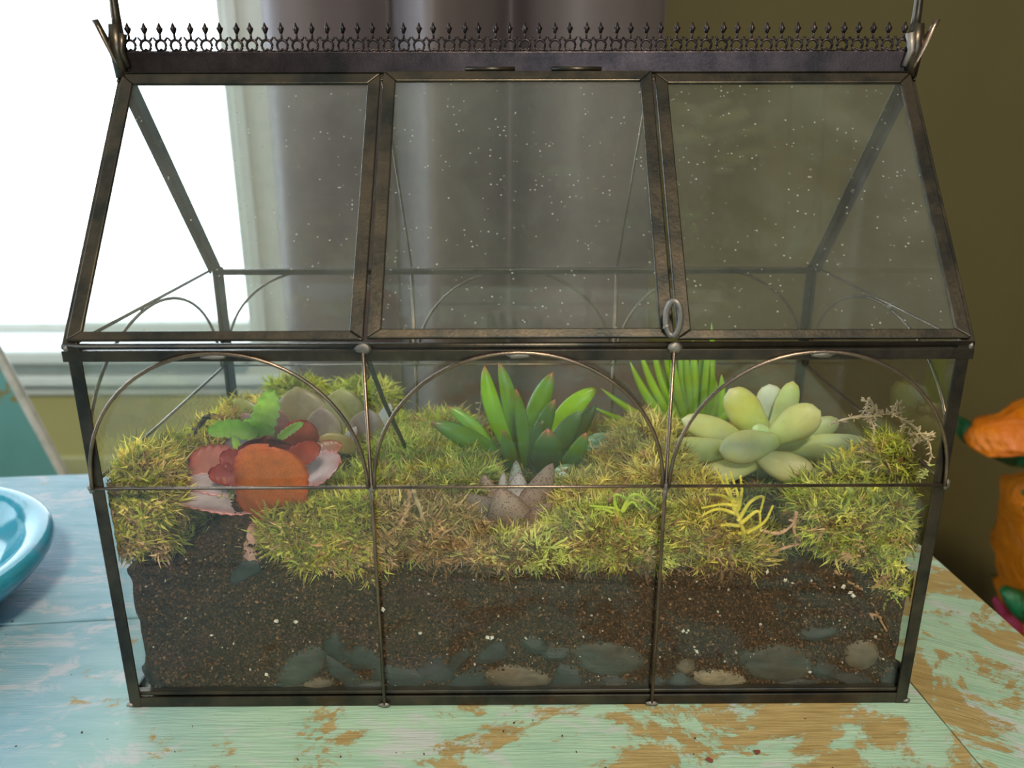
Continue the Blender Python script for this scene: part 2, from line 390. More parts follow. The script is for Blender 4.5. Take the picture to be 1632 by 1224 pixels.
# eaves
angle('eave_bar', (LX - .0018, -.0004, ZE - .0018), (RX + .0014, -.0004, ZE - .0018), (0, 0, -1), (0, 1, 0), .0040)
MB().tube([(LX - .0016, .0008, ZE - .0004), (RX + .0012, .0008, ZE - .0004)], .0011, 10).build('eave_bead', METAL, terr, True)
angle('eave_bar', (LX, D + .0004, ZE - .0010), (RX, D + .0004, ZE - .0010), (0, 0, -1), (0, -1, 0), .0034)
# rafters
for x, sx in ((LX, 1), (RX, -1)):
    g = Vector((sx, 0, 0))
    for (p, up) in (((x, 0, ZE), rs), ((x, D, ZE), rb)):
        p = Vector(p); ln = (Vector((x, YR, ZR)) - p).length
        inn = Vector((0, up.z, -up.y)) * (1 if up is rs else -1)
        angle('rafter', p - g * .0016, p - g * .0016 + up * ln, g, inn if inn.z < 0 else -inn, .0052, leg2=.0095 if up is rs else .0050)
# ridge beam: upright dark plate carrying the cresting
angle('ridge_bar', (LX, YR - .0012, ZR + .0002), (RX, YR - .0012, ZR + .0002), -rs, (0, 1, 0), .0040)
angle('ridge_bar', (LX, YR + .0012, ZR + .0002), (RX, YR + .0012, ZR + .0002), -rb, (0, -1, 0), .0040)
MB().box((LX, YR - .0011, ZR - .001), (RX, YR + .0011, ZR + .0078)).build('ridge_plate', CREST, terr, bevel=.0003)
# horizontal rods, uprights and arches (wire soldered on the outside of the walls)
def rod(name, pts, r=.00066, mat=WIRE): return MB().tube(pts, r, 8).build(name, mat, terr, True)
yf = -.0006; yb = D + .0006
rod('cross_rod', [(LX, yf, ZM), (RX, yf, ZM)]); rod('cross_rod', [(LX, yb, ZM), (RX, yb, ZM)], .0006)
for x in (LX - .0006, RX + .0006):
    rod('cross_rod', [(x, 0, ZM), (x, D, ZM)], .0007); rod('end_eave_rod', [(x, 0, ZE - .001), (x, D, ZE - .001)], .0007)
for f in FXS:
    rod('upright_rod', [(X(f), yf - .0004, .001), (X(f), yf - .0004, ZE - .002)], .0007)
    rod('upright_rod', [(X(f), yb + .0004, .001), (X(f), yb + .0004, ZE - .002)], .0009)
    rod('roof_rod', [Vector((X(f), D + .0006, ZE)), Vector((X(f), YR + .0006, ZR))], .0006)
def arch(a, b, fixed, axis, top=ZE - .0025):
    pts = []
    for i in range(33):
        q = PI * i / 32; c = (a + b) / 2 - math.cos(q) * (b - a) / 2; z = ZM + (top - ZM) * math.sin(q) ** .94
        pts.append((c, fixed, z) if axis == 'x' else (fixed, c, z))
    return rod('arch_rod', pts, .00072)
fx = [0, FXS[0], FXS[1], 1]
for i in range(3):
    arch(X(fx[i]) + .0012, X(fx[i + 1]) - .0012, yf - .0009, 'x'); arch(X(fx[i]) + .0012, X(fx[i + 1]) - .0012, yb + .0009, 'x')
for x in (LX - .0012, RX + .0012): arch(.003, D - .003, x, 'y')
# solder joints
def blob(p, sx, sy, sz, seed):
    bm = bmesh.new(); bmesh.ops.create_icosphere(bm, subdivisions=2, radius=1)
    for v in bm.verts:
        q = v.co.copy(); k = 1 + .45 * noise.noise(q * 1.6 + Vector((seed * 7.3, 0, 0)))
        v.co = Vector((q.x * sx * k, q.y * sy * k, q.z * sz * k)) + Vector(p)
    me = bpy.data.meshes.new('solder_joint'); bm.to_mesh(me); bm.free()
    for f in me.polygons: f.use_smooth = True
    me.materials.append(SOLDER); return link('solder_joint', me, terr)
sd = 0
for x in (X(FXS[0]), X(FXS[1])):
    for (dx, z, a, b) in ((0, ZE - .001, .0026, .0019), (0, ZM, .0016, .0022), (0, ZM - .003, .0010, .0028), (0, .0012, .0026, .0011)): sd += 1; blob((x + dx, -.0011, z), a, .0006, b, sd)
    blob((x, D + .0014, ZE - .003), .002, .001, .002, sd + 30); blob((x, D + .0012, ZM), .0018, .001, .0018, sd + 40)
for x in (LX, RX):
    blob((x, .0002, ZM), .0015, .0012, .0024, sd + 2); blob((x, .0002, ZE - .001), .0010, .0009, .0012, sd + 3); blob((x, .0002, .0012), .0016, .001, .0010, sd + 4)
for i in range(3): sd += 1; blob(((X(fx[i]) + X(fx[i + 1])) / 2, -.0013, ZE - .0036), .0046, .0008, .0011, sd)
blob((RX + .0008, D * .42, ZE - .0018), .0012, .0022, .0018, 61); blob((LX - .0008, D * .42, ZE - .0018), .001, .0014, .0012, 62)
# glass
def pane(name, q, mat=GLASS, t=.0014):
    q = [Vector(p) for p in q]; nrm = (q[1] - q[0]).cross(q[2] - q[0]).normalized()
    return MB().prism([p - nrm * t / 2 for p in q], nrm * t).build(name, mat, terr if name != 'door_pane' else door)
e = .0018
pane('front_pane', [(LX + e, .0022, .002), (RX - e, .0022, .002), (RX - e, .0022, ZE - .002), (LX + e, .0022, ZE - .002)])
pane('rear_pane', [(LX + e, D - .0022, .002), (RX - e, D - .0022, .002), (RX - e, D - .0022, ZE - .002), (LX + e, D - .0022, ZE - .002)])
for x in (LX + .0020, RX - .0020):
    pane('end_pane', [(x, e, .002), (x, D - e, .002), (x, D - e, ZE), (x, YR, ZR - .004), (x, e, ZE)])
def slope(x, s, off=0.0, back=False):       # point on the roof, s 0..1 from eave to ridge
    if back: return Vector((x, D, ZE)) + rb * (s * (Vector((0, YR, ZR - ZE)).length)) + Vector((0, rb.z, -rb.y)) * off
    return Vector((x, 0, ZE)) + rs * (s * (Vector((0, YR, ZR - ZE)).length)) + Vector((0, -rs.z, rs.y)) * off
pane('roof_pane', [slope(LX + .003, .02, -.002, True), slope(RX - .003, .02, -.002, True), slope(RX - .003, .98, -.002, True), slope(LX + .003, .98, -.002, True)], GLASS)
def panel(x0, x1, par, name, pname, off, s0=.012, s1=.985, wdt=.0050):
    L = Vector((0, YR, ZR - ZE)).length; ws = wdt / L; wb = .0036 / L
    def bar(q):      # mitred flat bar
        q = [Vector(p) for p in q]; nrm = Vector((0, -rs.z, rs.y))
        return MB().prism([p for p in q], nrm * .0017).build(name, METAL, par, bevel=.00045)
    A, B, C_, D_ = [slope(x, s, off) for x, s in ((x0, s0), (x1, s0), (x1, s1), (x0, s1))]
    a, b, c, d = [slope(x, s, off) for x, s in ((x0 + wdt, s0 + wb), (x1 - wdt, s0 + wb), (x1 - wdt, s1 - ws), (x0 + wdt, s1 - ws))]
    for q in ((A, B, b, a), (B, C_, c, b), (C_, D_, d, c), (D_, A, a, d)): bar(q)
    g = [slope(x, s, off + .0004) for x, s in ((x0 + wdt - .002, s0 + wb * .6), (x1 - wdt + .002, s0 + wb * .6), (x1 - wdt + .002, s1 - ws * .6), (x0 + wdt - .002, s1 - ws * .6))]
    pane(pname, g, GLASSD, .0010)
xa, xb = X(.3285), X(.670)
panel(LX + .0004, xa - .0004, terr, 'roof_frame_bar', 'roof_pane', .0)
panel(xb + .0012, RX - .0004, terr, 'roof_frame_bar', 'roof_pane', .0)
door = bpy.data.objects.new('roof_door', None); col.objects.link(door); door.parent = terr; door.location = Vector(((xa + xb) / 2, 0, ZE)) - terr.location
panel(xa + .0010, xb - .0002, door, 'door_frame_bar', 'door_pane', .0014)
for hx in (-.021, .014):
    MB().tube([slope(hx, .995, .0026), slope(hx + .02, .995, .0026)], .0009, 8).build('hinge', METAL, door, True)
rp = [slope(xb - .0012, .012, .004) + Vector((.0024 * math.sin(q) * 1.0, -.0022 * math.sin(q) * .4, .0062 - .0062 * math.cos(q))) for q in [2 * PI * i / 24 for i in range(25)]]
tag(MB().tube(rp, .0011, 8).build('ring_handle', SOLDER, door, True), 'oval wire ring handle')
blob(rp[20], .0013, .0012, .0014, 77)
# stay rod from the eave into the planting
rod('stay_rod', [at(584, 566, .006), at(612, 640, .04), at(646, 712, .065)], .0010, METAL)

# cresting: one little fleuron per object, shared mesh
def crest_mesh():
    m = MB(); r = .00036; s = .006
    r = .00052; k = []
    for i in range(13):
        q = -.15 + (PI + .3) * i / 12; k.append((-.0021 * math.cos(q), 0, .0022 + .0019 * math.sin(q)))
    m.tube(k, r, 6)
    m.tube([(-.0021, 0, .0018), (-.0012, 0, .0004), (0, 0, .0010), (.0012, 0, .0004), (.0021, 0, .0018)], r, 6)
    m.tube([(0, 0, .0040), (0, 0, .0066)], [.0005, .00042], 6)
    for sx in (-1, 1):
        m.tube([(sx * .0014, 0, .0036), (sx * .0022, 0, .0042), (sx * .0029, 0, .0050)], [.0004, .00045, .0003], 6)
        m.tube([(0, 0, .0076), (sx * .0012, 0, .0079)], [.0006, .0004], 6)
    m.tube([(0, 0, .0062), (0, 0, .0074), (0, 0, .0082), (0, 0, .0098)], [.0005, .00115, .0009, .0002], 6)
    m.tube([(-.003, 0, .0002), (.003, 0, .0002)], .0004, 6)
    m.v = [(a_ * 1.0, b_ * 1.35, c_ * 1.13) for a_, b_, c_ in m.v]; me = bpy.data.meshes.new('crest_fleuron'); me.from_pydata(m.v, [], m.f)
    for p in me.polygons: p.use_smooth = True
    me.materials.append(CREST); return me
cm = crest_mesh(); nC = 52
for i in range(nC):
    o = bpy.data.objects.new('crest_fleuron', cm); col.objects.link(o); o.parent = terr
    x = LX + .0046 + (2 * W2 - .0092) * i / (nC - 1)
    o.location = Vector((x, YR - .0004, ZR + .0076)) - terr.location
    o.rotation_euler = (random.uniform(-.05, .05), random.uniform(-.05, .05), random.uniform(-.1, .1))
# end finials: post, spike and an outward curling leaf
for x, sx in ((LX, -1), (RX, 1)):
    mt = METAL if sx < 0 else SOLDER
    MB().tube([(x, YR - .001, ZR - .002), (x + sx * .0004, YR - .001, ZR + .009), (x + sx * .0002, YR - .001, ZR + .018)], [.0026, .0034, .0026], 10).build('finial_post', METAL, terr, True)
    MB().tube([(x - sx * .0004, YR, ZR + .012), (x - sx * .0002, YR, ZR + .022), (x - sx * .0004, YR, ZR + .040), (x - sx * .0012, YR, ZR + .062)], [.0022, .0019, .0014, .0004], 8).build('finial_spike', METAL, terr, True)
    m = MB(); L = []; n_ = 8
    for i in range(n_):
        t = i / (n_ - 1); c = Vector((x + sx * (.001 + .0075 * t ** 1.1), YR - .002, ZR + .001 + .0185 * t)); wdh = .0034 * (math.sin(PI * (.18 + .78 * t)) ** .8) + .0003
        L.append([c + Vector((-sx * .0012, -wdh, 0)), c + Vector((sx * .0003, 0, 0)), c + Vector((-sx * .0012, wdh, 0)), c + Vector((-sx * .0024, 0, .0004))])
    vs = [p for r_ in L for p in r_]
    fs = [(i * 4 + j, i * 4 + (j + 1) % 4, i * 4 + 4 + (j + 1) % 4, i * 4 + 4 + j) for i in range(n_ - 1) for j in range(4)] + [(3, 2, 1, 0), tuple(range((n_ - 1) * 4, n_ * 4))]
    m.add(vs, fs).build('finial_leaf', mt if sx < 0 else WIRE, terr, True)
    m = MB().tube([(x - sx * .0035, YR - .0022, ZR + .002), (x - sx * .0016, YR - .0026, ZR + .008), (x - sx * .003, YR - .0024, ZR + .0145)], [.0011, .0016, .0018], 8)
    m.build('finial_scroll', SOLDER if sx > 0 else METAL, terr, True)

# ------------------------------------------------------------------ soil
def nz_(x, y, s, o=0): return noise.noise(Vector((x * s + o, y * s - o, o * .37)))
def bumpg(x, y, cx, cy, rx, ry): return math.exp(-((x - cx) / rx) ** 2 - ((y - cy) / ry) ** 2)
def ground(x, y):
    z = .0600 + .003 * nz_(x, y, 40) + .0018 * nz_(x, y, 130, 3)
    z += .026 * bumpg(x, y, -.112, .022, .017, .026)
    z += .012 * bumpg(x, y, -.09, .12, .05, .04)
    z += .006 * bumpg(x, y, .10, .07, .05, .04)
    z -= .004 * bumpg(x, y, .148, .0, .03, .05)
    return z
def soil():
    nx, ny = 200, 90; xs = np.linspace(LX + .0052, RX - .0045, nx); ys = np.linspace(.0056, D - .0045, ny)
    V = []; Fc = []
    for y in ys:
        for x in xs: V.append((x, y, ground(x, y)))
    for j in range(ny - 1):
        for i in range(nx - 1): a = j * nx + i; Fc.append((a, a + 1, a + nx + 1, a + nx))
    loop = [i for i in range(nx)] + [j * nx + nx - 1 for j in range(1, ny)] + [(ny - 1) * nx + i for i in range(nx - 2, -1, -1)] + [j * nx for j in range(ny - 2, 0, -1)]
    nl = len(loop); prev = loop; rows = 26
    for r in range(1, rows + 1):
        cur = []
        for q in loop:
            x, y, z = V[q]; t = r / rows; zz = z + (.0032 - z) * t
            ox = oy = 0
            if y < .006: oy = .0009 * noise.noise(Vector((x * 260, zz * 260, 1)))
            if x < LX + .006:
                ox = .0030 * noise.noise(Vector((y * 110, zz * 110, 5))) + .0006; ox += .009 * max(0, (t - .84) / .16)
            if x < LX + .03 and t > .9 and y < .05: pass
            cur.append(len(V)); V.append((x + ox, y + oy, zz))
        for i in range(nl):
            Fc.append((prev[i], cur[i], cur[(i + 1) % nl], prev[(i + 1) % nl]))
        prev = cur
    # bottom
    o = meshnp('potting_soil', np.array(V), np.array(Fc), SOIL)
    bm = bmesh.new(); bm.from_mesh(o.data); bm.verts.ensure_lookup_table(); bm.faces.new([bm.verts[i] for i in prev]); bmesh.ops.recalc_face_normals(bm, faces=bm.faces); bm.to_mesh(o.data); bm.free()
    tag(o, 'dark brown potting soil filling the lower half of the terrarium', 'soil', kind='stuff')
    return o
soil()
OCT = np.array([(1, 0, 0), (-1, 0, 0), (0, 1, 0), (0, -1, 0), (0, 0, 1), (0, 0, -1)], float)
OF = np.array([(0, 2, 4), (2, 1, 4), (1, 3, 4), (3, 0, 4), (2, 0, 5), (1, 2, 5), (3, 1, 5), (0, 3, 5)])
def randrot(n):
    q = rng.normal(size=(n, 4)); q /= np.linalg.norm(q, axis=1)[:, None]; w_, x, y, z = q.T
    return np.stack([1 - 2 * (y * y + z * z), 2 * (x * y - z * w_), 2 * (x * z + y * w_), 2 * (x * y + z * w_), 1 - 2 * (x * x + z * z), 2 * (y * z - x * w_), 2 * (x * z - y * w_), 2 * (y * z + x * w_), 1 - 2 * (x * x + y * y)], 1).reshape(n, 3, 3)
def grains(name, P, size, colors, label, cat, elong=1.6):
    n = len(P); S = size[:, None] * np.stack([rng.uniform(.8, elong, n), rng.uniform(.5, 1, n), rng.uniform(.5, .9, n)], 1)
    V = OCT[None] * S[:, None, :] * rng.uniform(.75, 1.25, (n, 6, 1)); V = np.einsum('nij,nkj->nki', randrot(n), V) + P[:, None, :]
    Fc = OF[None] + (np.arange(n) * 6)[:, None, None]
    o = meshnp(name, V.reshape(-1, 3), Fc.reshape(-1, 3), GRAIN, None, np.repeat(colors, 6, 0), False)
    return tag(o, label, cat, kind='stuff')
def front_soil_pts(n, y0=.0050, sd_=.0007):
    x = rng.uniform(LX + .009, RX - .005, n); g = np.array([ground(a, .005) for a in x]); z = rng.uniform(.0045, 1, n) * g + .001
    return np.stack([x, y0 + rng.uniform(-sd_, sd_, n), z], 1)
n = 26000
P = front_soil_pts(n)
pal = np.array([(.012, .007, .005), (.034, .018, .010), (.080, .038, .018), (.11, .055, .028), (.17, .10, .055), (.035, .022, .016)])
k = rng.choice(6, n, p=[.22, .28, .24, .12, .04, .10])
grains('soil_crumbs', P, rng.uniform(.00020, .00080, n) ** 1.0, pal[k] * rng.uniform(.9, 2.0, (n, 1)), 'fine brown soil crumbs pressed against the front glass', 'soil')
n = 16000
x = rng.uniform(LX + .009, RX - .006, n); y = rng.uniform(.006, D - .006, n); z = np.array([ground(a, b) for a, b in zip(x, y)]) + rng.uniform(0, .0008, n)
k = rng.choice(6, n, p=[.3, .3, .2, .1, .02, .08])
grains('soil_crumbs', np.stack([x, y, z], 1), rng.uniform(.0003, .0010, n), pal[k] * rng.uniform(.7, 1.3, (n, 1)), 'loose dark soil crumbs lying on top of the soil bed', 'soil')
n = 260
P = front_soil_pts(n, .0043, .0002)
grains('perlite', P, rng.choice([.00035, .0005, .0008], n, p=[.6, .3, .1]), np.tile([(.62, .58, .50)], (n, 1)) * rng.uniform(.6, 1.15, (n, 1)), 'scattered white perlite specks in the soil at the glass', 'perlite', 1.1)
pp = [(1223, 911), (1252, 925), (1345, 935), (1355, 945), (1360, 950), (611, 972), (472, 992), (1095, 1007), (1088, 1005), (777, 1015), (783, 1015), (838, 1018), (441, 989), (1394, 1015), (1110, 1038), (425, 1075), (670, 1009), (1307, 1098)]
P = np.array([tuple(at(a, b, .0036)) for a, b in pp for _ in range(2)]) + rng.normal(0, .0003, (len(pp) * 2, 3))
P[:, 1] = .0036
grains('perlite', P, rng.uniform(.0007, .0012, len(P)), np.tile([(.72, .68, .60)], (len(P), 1)), 'larger white perlite grains against the front glass', 'perlite', 1.2)

# ------------------------------------------------------------------ stones along the bottom
def stone(name, px, py, wpx, hpx, rot, mat, kind, label, group=None, Y=.0085, dep=.0052, seed=0):
    s = pxm(Y, py); c = at(px, py, Y); a, b = wpx * s / 2, hpx * s / 2 * 1.04
    bm = bmesh.new(); bmesh.ops.create_icosphere(bm, subdivisions=4 if kind == 'pebble' else 3, radius=1)
    R_ = Matrix.Rotation(math.radians(rot), 3, 'Y')
    planes = []
    if kind == 'chip':
        rr = random.Random(seed)
        planes = [(Vector((rr.gauss(0, 1), rr.gauss(0, 1), rr.gauss(0, 1))).normalized(), rr.uniform(.55, .85)) for _ in range(9)]
    for v in bm.verts:
        q = v.co.copy()
        for (nn, dd) in planes:
            h = q.dot(nn)
            if h > dd: q -= nn * (h - dd)
        q *= 1 + (.10 if kind == 'pebble' else .06) * noise.noise(q * 1.5 + Vector((seed * 3.7, 1, 2)))
        q = R_ @ Vector((q.x * a, math.copysign(abs(q.y) ** .55, q.y) * dep, q.z * b))
        v.co = q
    zmin = min(v.co.z for v in bm.verts); ymin = min(v.co.y for v in bm.verts)
    loc = c.copy(); loc.z = max(loc.z, .0028 - zmin); loc.y = .0031 - ymin
    me = bpy.data.meshes.new(name); bm.to_mesh(me); bm.free()
    for f in me.polygons: f.use_smooth = kind == 'pebble'
    me.materials.append(mat); o = link(name, me); o.location = loc
    return tag(o, label, 'stone', group)
ST = [
 ('pebble', 968, 1042, 124, 66, 8, SLATEG, 'pebble', 'big grey-green oval pebble with pale streaks, bottom middle panel, right part', None),
 ('pebble', 824, 1074, 108, 46, 8, BROWNST, 'pebble', 'flat brownish grey pebble at the bottom of the middle panel', None),
 ('pebble', 1236, 1050, 132, 74, 6, SLATEG, 'pebble', 'largest smooth dark grey pebble, bottom of the right panel', None),
 ('pebble', 1140, 1081, 96, 36, 6, TANST, 'pebble', 'tan pebble lying below and left of the largest dark pebble', None),
 ('pebble', 1368, 1036, 62, 56, 20, BROWNST, 'pebble', 'rounded brown grey pebble near the bottom right corner', None),
 ('pebble', 484, 1062, 110, 52, -48, SLATEG, 'pebble', 'olive grey leaning pebble at the bottom of the left panel', None),
 ('pebble', 508, 1086, 58, 26, -8, BROWNST, 'pebble', 'small olive brown pebble under the leaning pebble, left panel', None),
 ('pebble', 1090, 1054, 34, 28, 0, BROWNST, 'pebble', 'small round brown pebble just right of the right upright rod', None),
 ('slate_chip', 750, 1080, 92, 46, -12, SLATE, 'chip', 'smooth wedge of blue grey slate left of the flat brownish pebble', None),
 ('slate_chip', 788, 1032, 86, 34, -38, SLATE, 'chip', 'long slanting slate piece above the flat brownish pebble', None),
 ('slate_chip', 848, 1018, 74, 34, 34, SLATE, 'chip', 'slate piece sloping down to the right, middle panel', None),
 ('slate_chip', 882, 1034, 52, 44, -20, SLATE, 'chip', 'ribbed slate piece touching the left side of the big oval pebble', None),
 ('slate_chip', 736, 1042, 74, 30, -50, SLATE, 'chip', 'dark green grey slate sliver standing on edge, middle panel left', None),
 ('slate_chip', 1292, 1002, 84, 30, -8, SLATE, 'chip', 'dark slate piece lying above right of the largest pebble', None),
 ('charcoal_lump', 262, 1086, 26, 22, 0, COAL, 'chip', 'black charcoal lump in the bottom left corner', None),
 ('charcoal_lump', 241, 1068, 14, 40, -20, COAL, 'chip', 'black charcoal sliver standing in the bottom left corner', None),
 ('slate_chip', 395, 905, 72, 40, -35, SLATE, 'chip', 'blue black slate piece at the foot of the red plant stem', None),
]
G1 = 'small slate chips along the bottom'
for (a, b, c_, d_, r_, lb_) in ((546, 1062, 84, 28, 42, 'thin slate chip slanting down right of the olive grey leaning pebble'), (578, 1042, 66, 44, 10, 'slate chip with soil on it just left of the left upright rod'), (540, 1028, 42, 52, 10, 'upright slate chip topmost of those in the left panel'), (584, 1092, 74, 18, 0, 'flat slate chip lying on the base left of the left upright rod'), (640, 1078, 92, 46, 5, 'broad dark slate chip just right of the left upright rod'), (694, 1062, 66, 50, -20, 'slate chip between the broad dark chip and the standing sliver'), (1312, 1060, 66, 34, 38, 'slate chip sloping down right of the largest dark pebble'), (1345, 1086, 76, 28, 20, 'low slate chip below the rounded brown grey pebble'), (985, 1090, 62, 26, 0, 'slate chip lying under the big oval pebble'), (1046, 1082, 44, 30, 0, 'slate chip at the foot of the right upright rod'), (1418, 1086, 42, 34, 0, 'slate chip nearest the bottom right corner'), (1085, 1086, 60, 30, 0, 'slate chip under the small round brown pebble'), (1262, 1092, 70, 20, 0, 'flat slate chip under the largest dark pebble'), (462, 1092, 60, 20, 0, 'flat slate chip at the foot of the olive grey leaning pebble'), (905, 1070, 60, 44, 0, 'slate chip between the flat brownish and big oval pebbles')):
    ST.append(('slate_chip', a, b, c_ * 1.18, d_ * 1.3, r_, SLATE, 'chip', lb_, G1))
for i, s in enumerate(ST): stone(*s, seed=i + 1)

# ------------------------------------------------------------------ leaves
CD = RM @ Vector((0, 0, 1))         # towards the camera
def lerp(a, b, t): return tuple(x * (1 - t) + y * t for x, y in zip(a, b))
def prof(u, shape):
    if shape == 'lance': return (u ** .5) * (1 - u ** 2.6) ** .8 * 1.25 if u > 0 else .0
    if shape == 'wedge': return min(1.0, .70 + 1.1 * u) * max(0, 1 - u) ** .62 * 1.22
    if shape == 'blunt': return (.35 + .65 * min(1, u * 1.8) ** .8) * (1 - u ** 5) ** .55 if u < 1 else 0
    if shape == 'finger': return (.75 + .25 * math.sin(PI * u)) * (1 - u ** 6) ** .7
    if shape == 'spoon': return max(.0, (.30 + .80 * math.sin(PI * min(1, u * .62 + .12)) ** 2.0) * (1 - u ** 5) ** .6)
    if shape == 'round': return math.sin(PI * min(1, .10 + .90 * u)) ** .55 if u < 1 else 0
    return 1
def leaf(par, a, b, wpx, shape, cols, mat, bend=(0, 0), thick=.35, twist=0, dya=0, dyb=0, name='leaf', Y=.08, edge=None, keel=0, nu=16, nv=14, tilt=0):
    """a, b: base and tip as photo pixels at depths Y+dya, Y+dyb; bend shifts the middle control in px"""
    A = at(a[0], a[1], Y + dya); B = at(b[0], b[1], Y + dyb)
    mid = ((a[0] + b[0]) / 2 + bend[0], (a[1] + b[1]) / 2 + bend[1]); C_ = at(mid[0], mid[1], Y + (dya + dyb) / 2)
    C_ = C_ * 1.0; hw = wpx * pxm(Y) / 2
    sp = bez(A, C_, B, nu); V = []; CL = []
    for i, p in enumerate(sp):
        u = i / (nu - 1)
        t = (sp[min(i + 1, nu - 1)] - sp[max(i - 1, 0)]).normalized()
        wd_ = t.cross(CD).normalized()
        wd_ = Matrix.Rotation(twist, 3, t) @ wd_; nr = wd_.cross(t).normalized()
        r = max(prof(min(u, .995), shape), .02) if i < nu - 1 else .012
        base = cols[0] if u < .5 else cols[1]
        cc = lerp(cols[0], cols[1], min(1, u * 1.5)) if u < .66 else lerp(cols[1], cols[2], max(0, (u - .84) / .16) ** 2.2)
        for j in range(nv):
            q = 2 * PI * j / nv; x = math.cos(q); y = math.sin(q)
            th = thick * (1 if y > 0 else .75)
            kk = keel * max(0, 1 - abs(x) * 2.0) * (1 if y > 0 else 0)
            V.append(p + wd_ * (x * hw * r) + nr * ((y * th + kk) * hw * (r ** .8) * min(1, 1.2)) )
            c2 = lerp(cc, edge, max(0, (abs(x) - .80) / .20) * .8) if edge else cc
            CL.append(c2)
    Fc = [(i * nv + j, i * nv + (j + 1) % nv, (i + 1) * nv + (j + 1) % nv, (i + 1) * nv + j) for i in range(nu - 1) for j in range(nv)]
    Fc += [tuple(range(nv))[::-1], tuple(range((nu - 1) * nv, nu * nv))]
    o = meshnp(name, V, Fc, mat, par, np.array(CL)); return o

def blade(par, a, b, wpx, cols, mat, Y, dya=0, dyb=0, bend=(0, 0), normal=None, scallop=.07, lobes=9, cup=.15, name='leaf', th=.0009, shape=.8, back=None, twist=0, pw=2.6):
    """thin broad leaf with a scalloped margin"""
    A = at(a[0], a[1], Y + dya); B = at(b[0], b[1], Y + dyb); C_ = at((a[0] + b[0]) / 2 + bend[0], (a[1] + b[1]) / 2 + bend[1], Y + (dya + dyb) / 2)
    nu, nv = 44, 13; hw = wpx * pxm(Y) / 2; sp = bez(A, C_, B, nu); top = []; bot = []; c1 = []; c2 = []
    L = (B - A).length
    for i, p in enumerate(sp):
        u = i / (nu - 1); t = (sp[min(i + 1, nu - 1)] - sp[max(i - 1, 0)]).normalized()
        if normal is None: wd_ = t.cross(CD).normalized()
        else: wd_ = t.cross(Vector(normal)).normalized()
        wd_ = Matrix.Rotation(twist, 3, t) @ wd_
        nr = wd_.cross(t).normalized()
        r = max(.10, (1 - abs(1 - 2 * min(.999, max(.001, u)) ** shape) ** pw) ** .5)
        r *= 1 + scallop * (abs(math.sin(lobes * PI * u)) - .5) * 1.6
        for j in range(nv):
            x = -1 + 2 * j / (nv - 1); tip = 1 + (.05 * math.cos(x * PI * 2.5) if u > .9 else 0)
            rip = .05 * math.sin(x * 5 + u * 9) * abs(x)
            q = p + wd_ * (x * hw * r) + nr * (cup * hw * x * x + rip * hw)
            e_ = max(abs(x) ** 6, u ** 12)
            k_ = th * (1 - .8 * e_)
            top.append(q + nr * k_ / 2); bot.append(q - nr * k_ / 2)
            cc = lerp(cols[0], cols[1], u); cc = lerp(cc, cols[2], min(1, max(0, e_)) * .9)
            c1.append(cc); c2.append(lerp(cc, back, .8) if back else cc)
    n = len(top); V = top + bot; Fc = []
    for i in range(nu - 1):
        for j in range(nv - 1):
            a_ = i * nv + j; Fc.append((a_, a_ + 1, a_ + nv + 1, a_ + nv)); Fc.append((n + a_, n + a_ + nv, n + a_ + nv + 1, n + a_ + 1))
        for j in (0, nv - 1): a_ = i * nv + j; Fc.append((a_, a_ + nv, a_ + nv + n, a_ + n))
    for i in (0, nu - 1):
        for j in range(nv - 1): a_ = i * nv + j; Fc.append((a_, a_ + 1, a_ + 1 + n, a_ + n))
    return meshnp(name, V, Fc, mat, par, np.array(c1 + c2))
def stem(par, pts, r, c, name='stem', mat=TWIG, k=10):
    m = MB().tube(spline(pts, 5), r, k); return meshnp(name, m.v, m.f, mat, par, np.tile([c], (len(m.v), 1)))

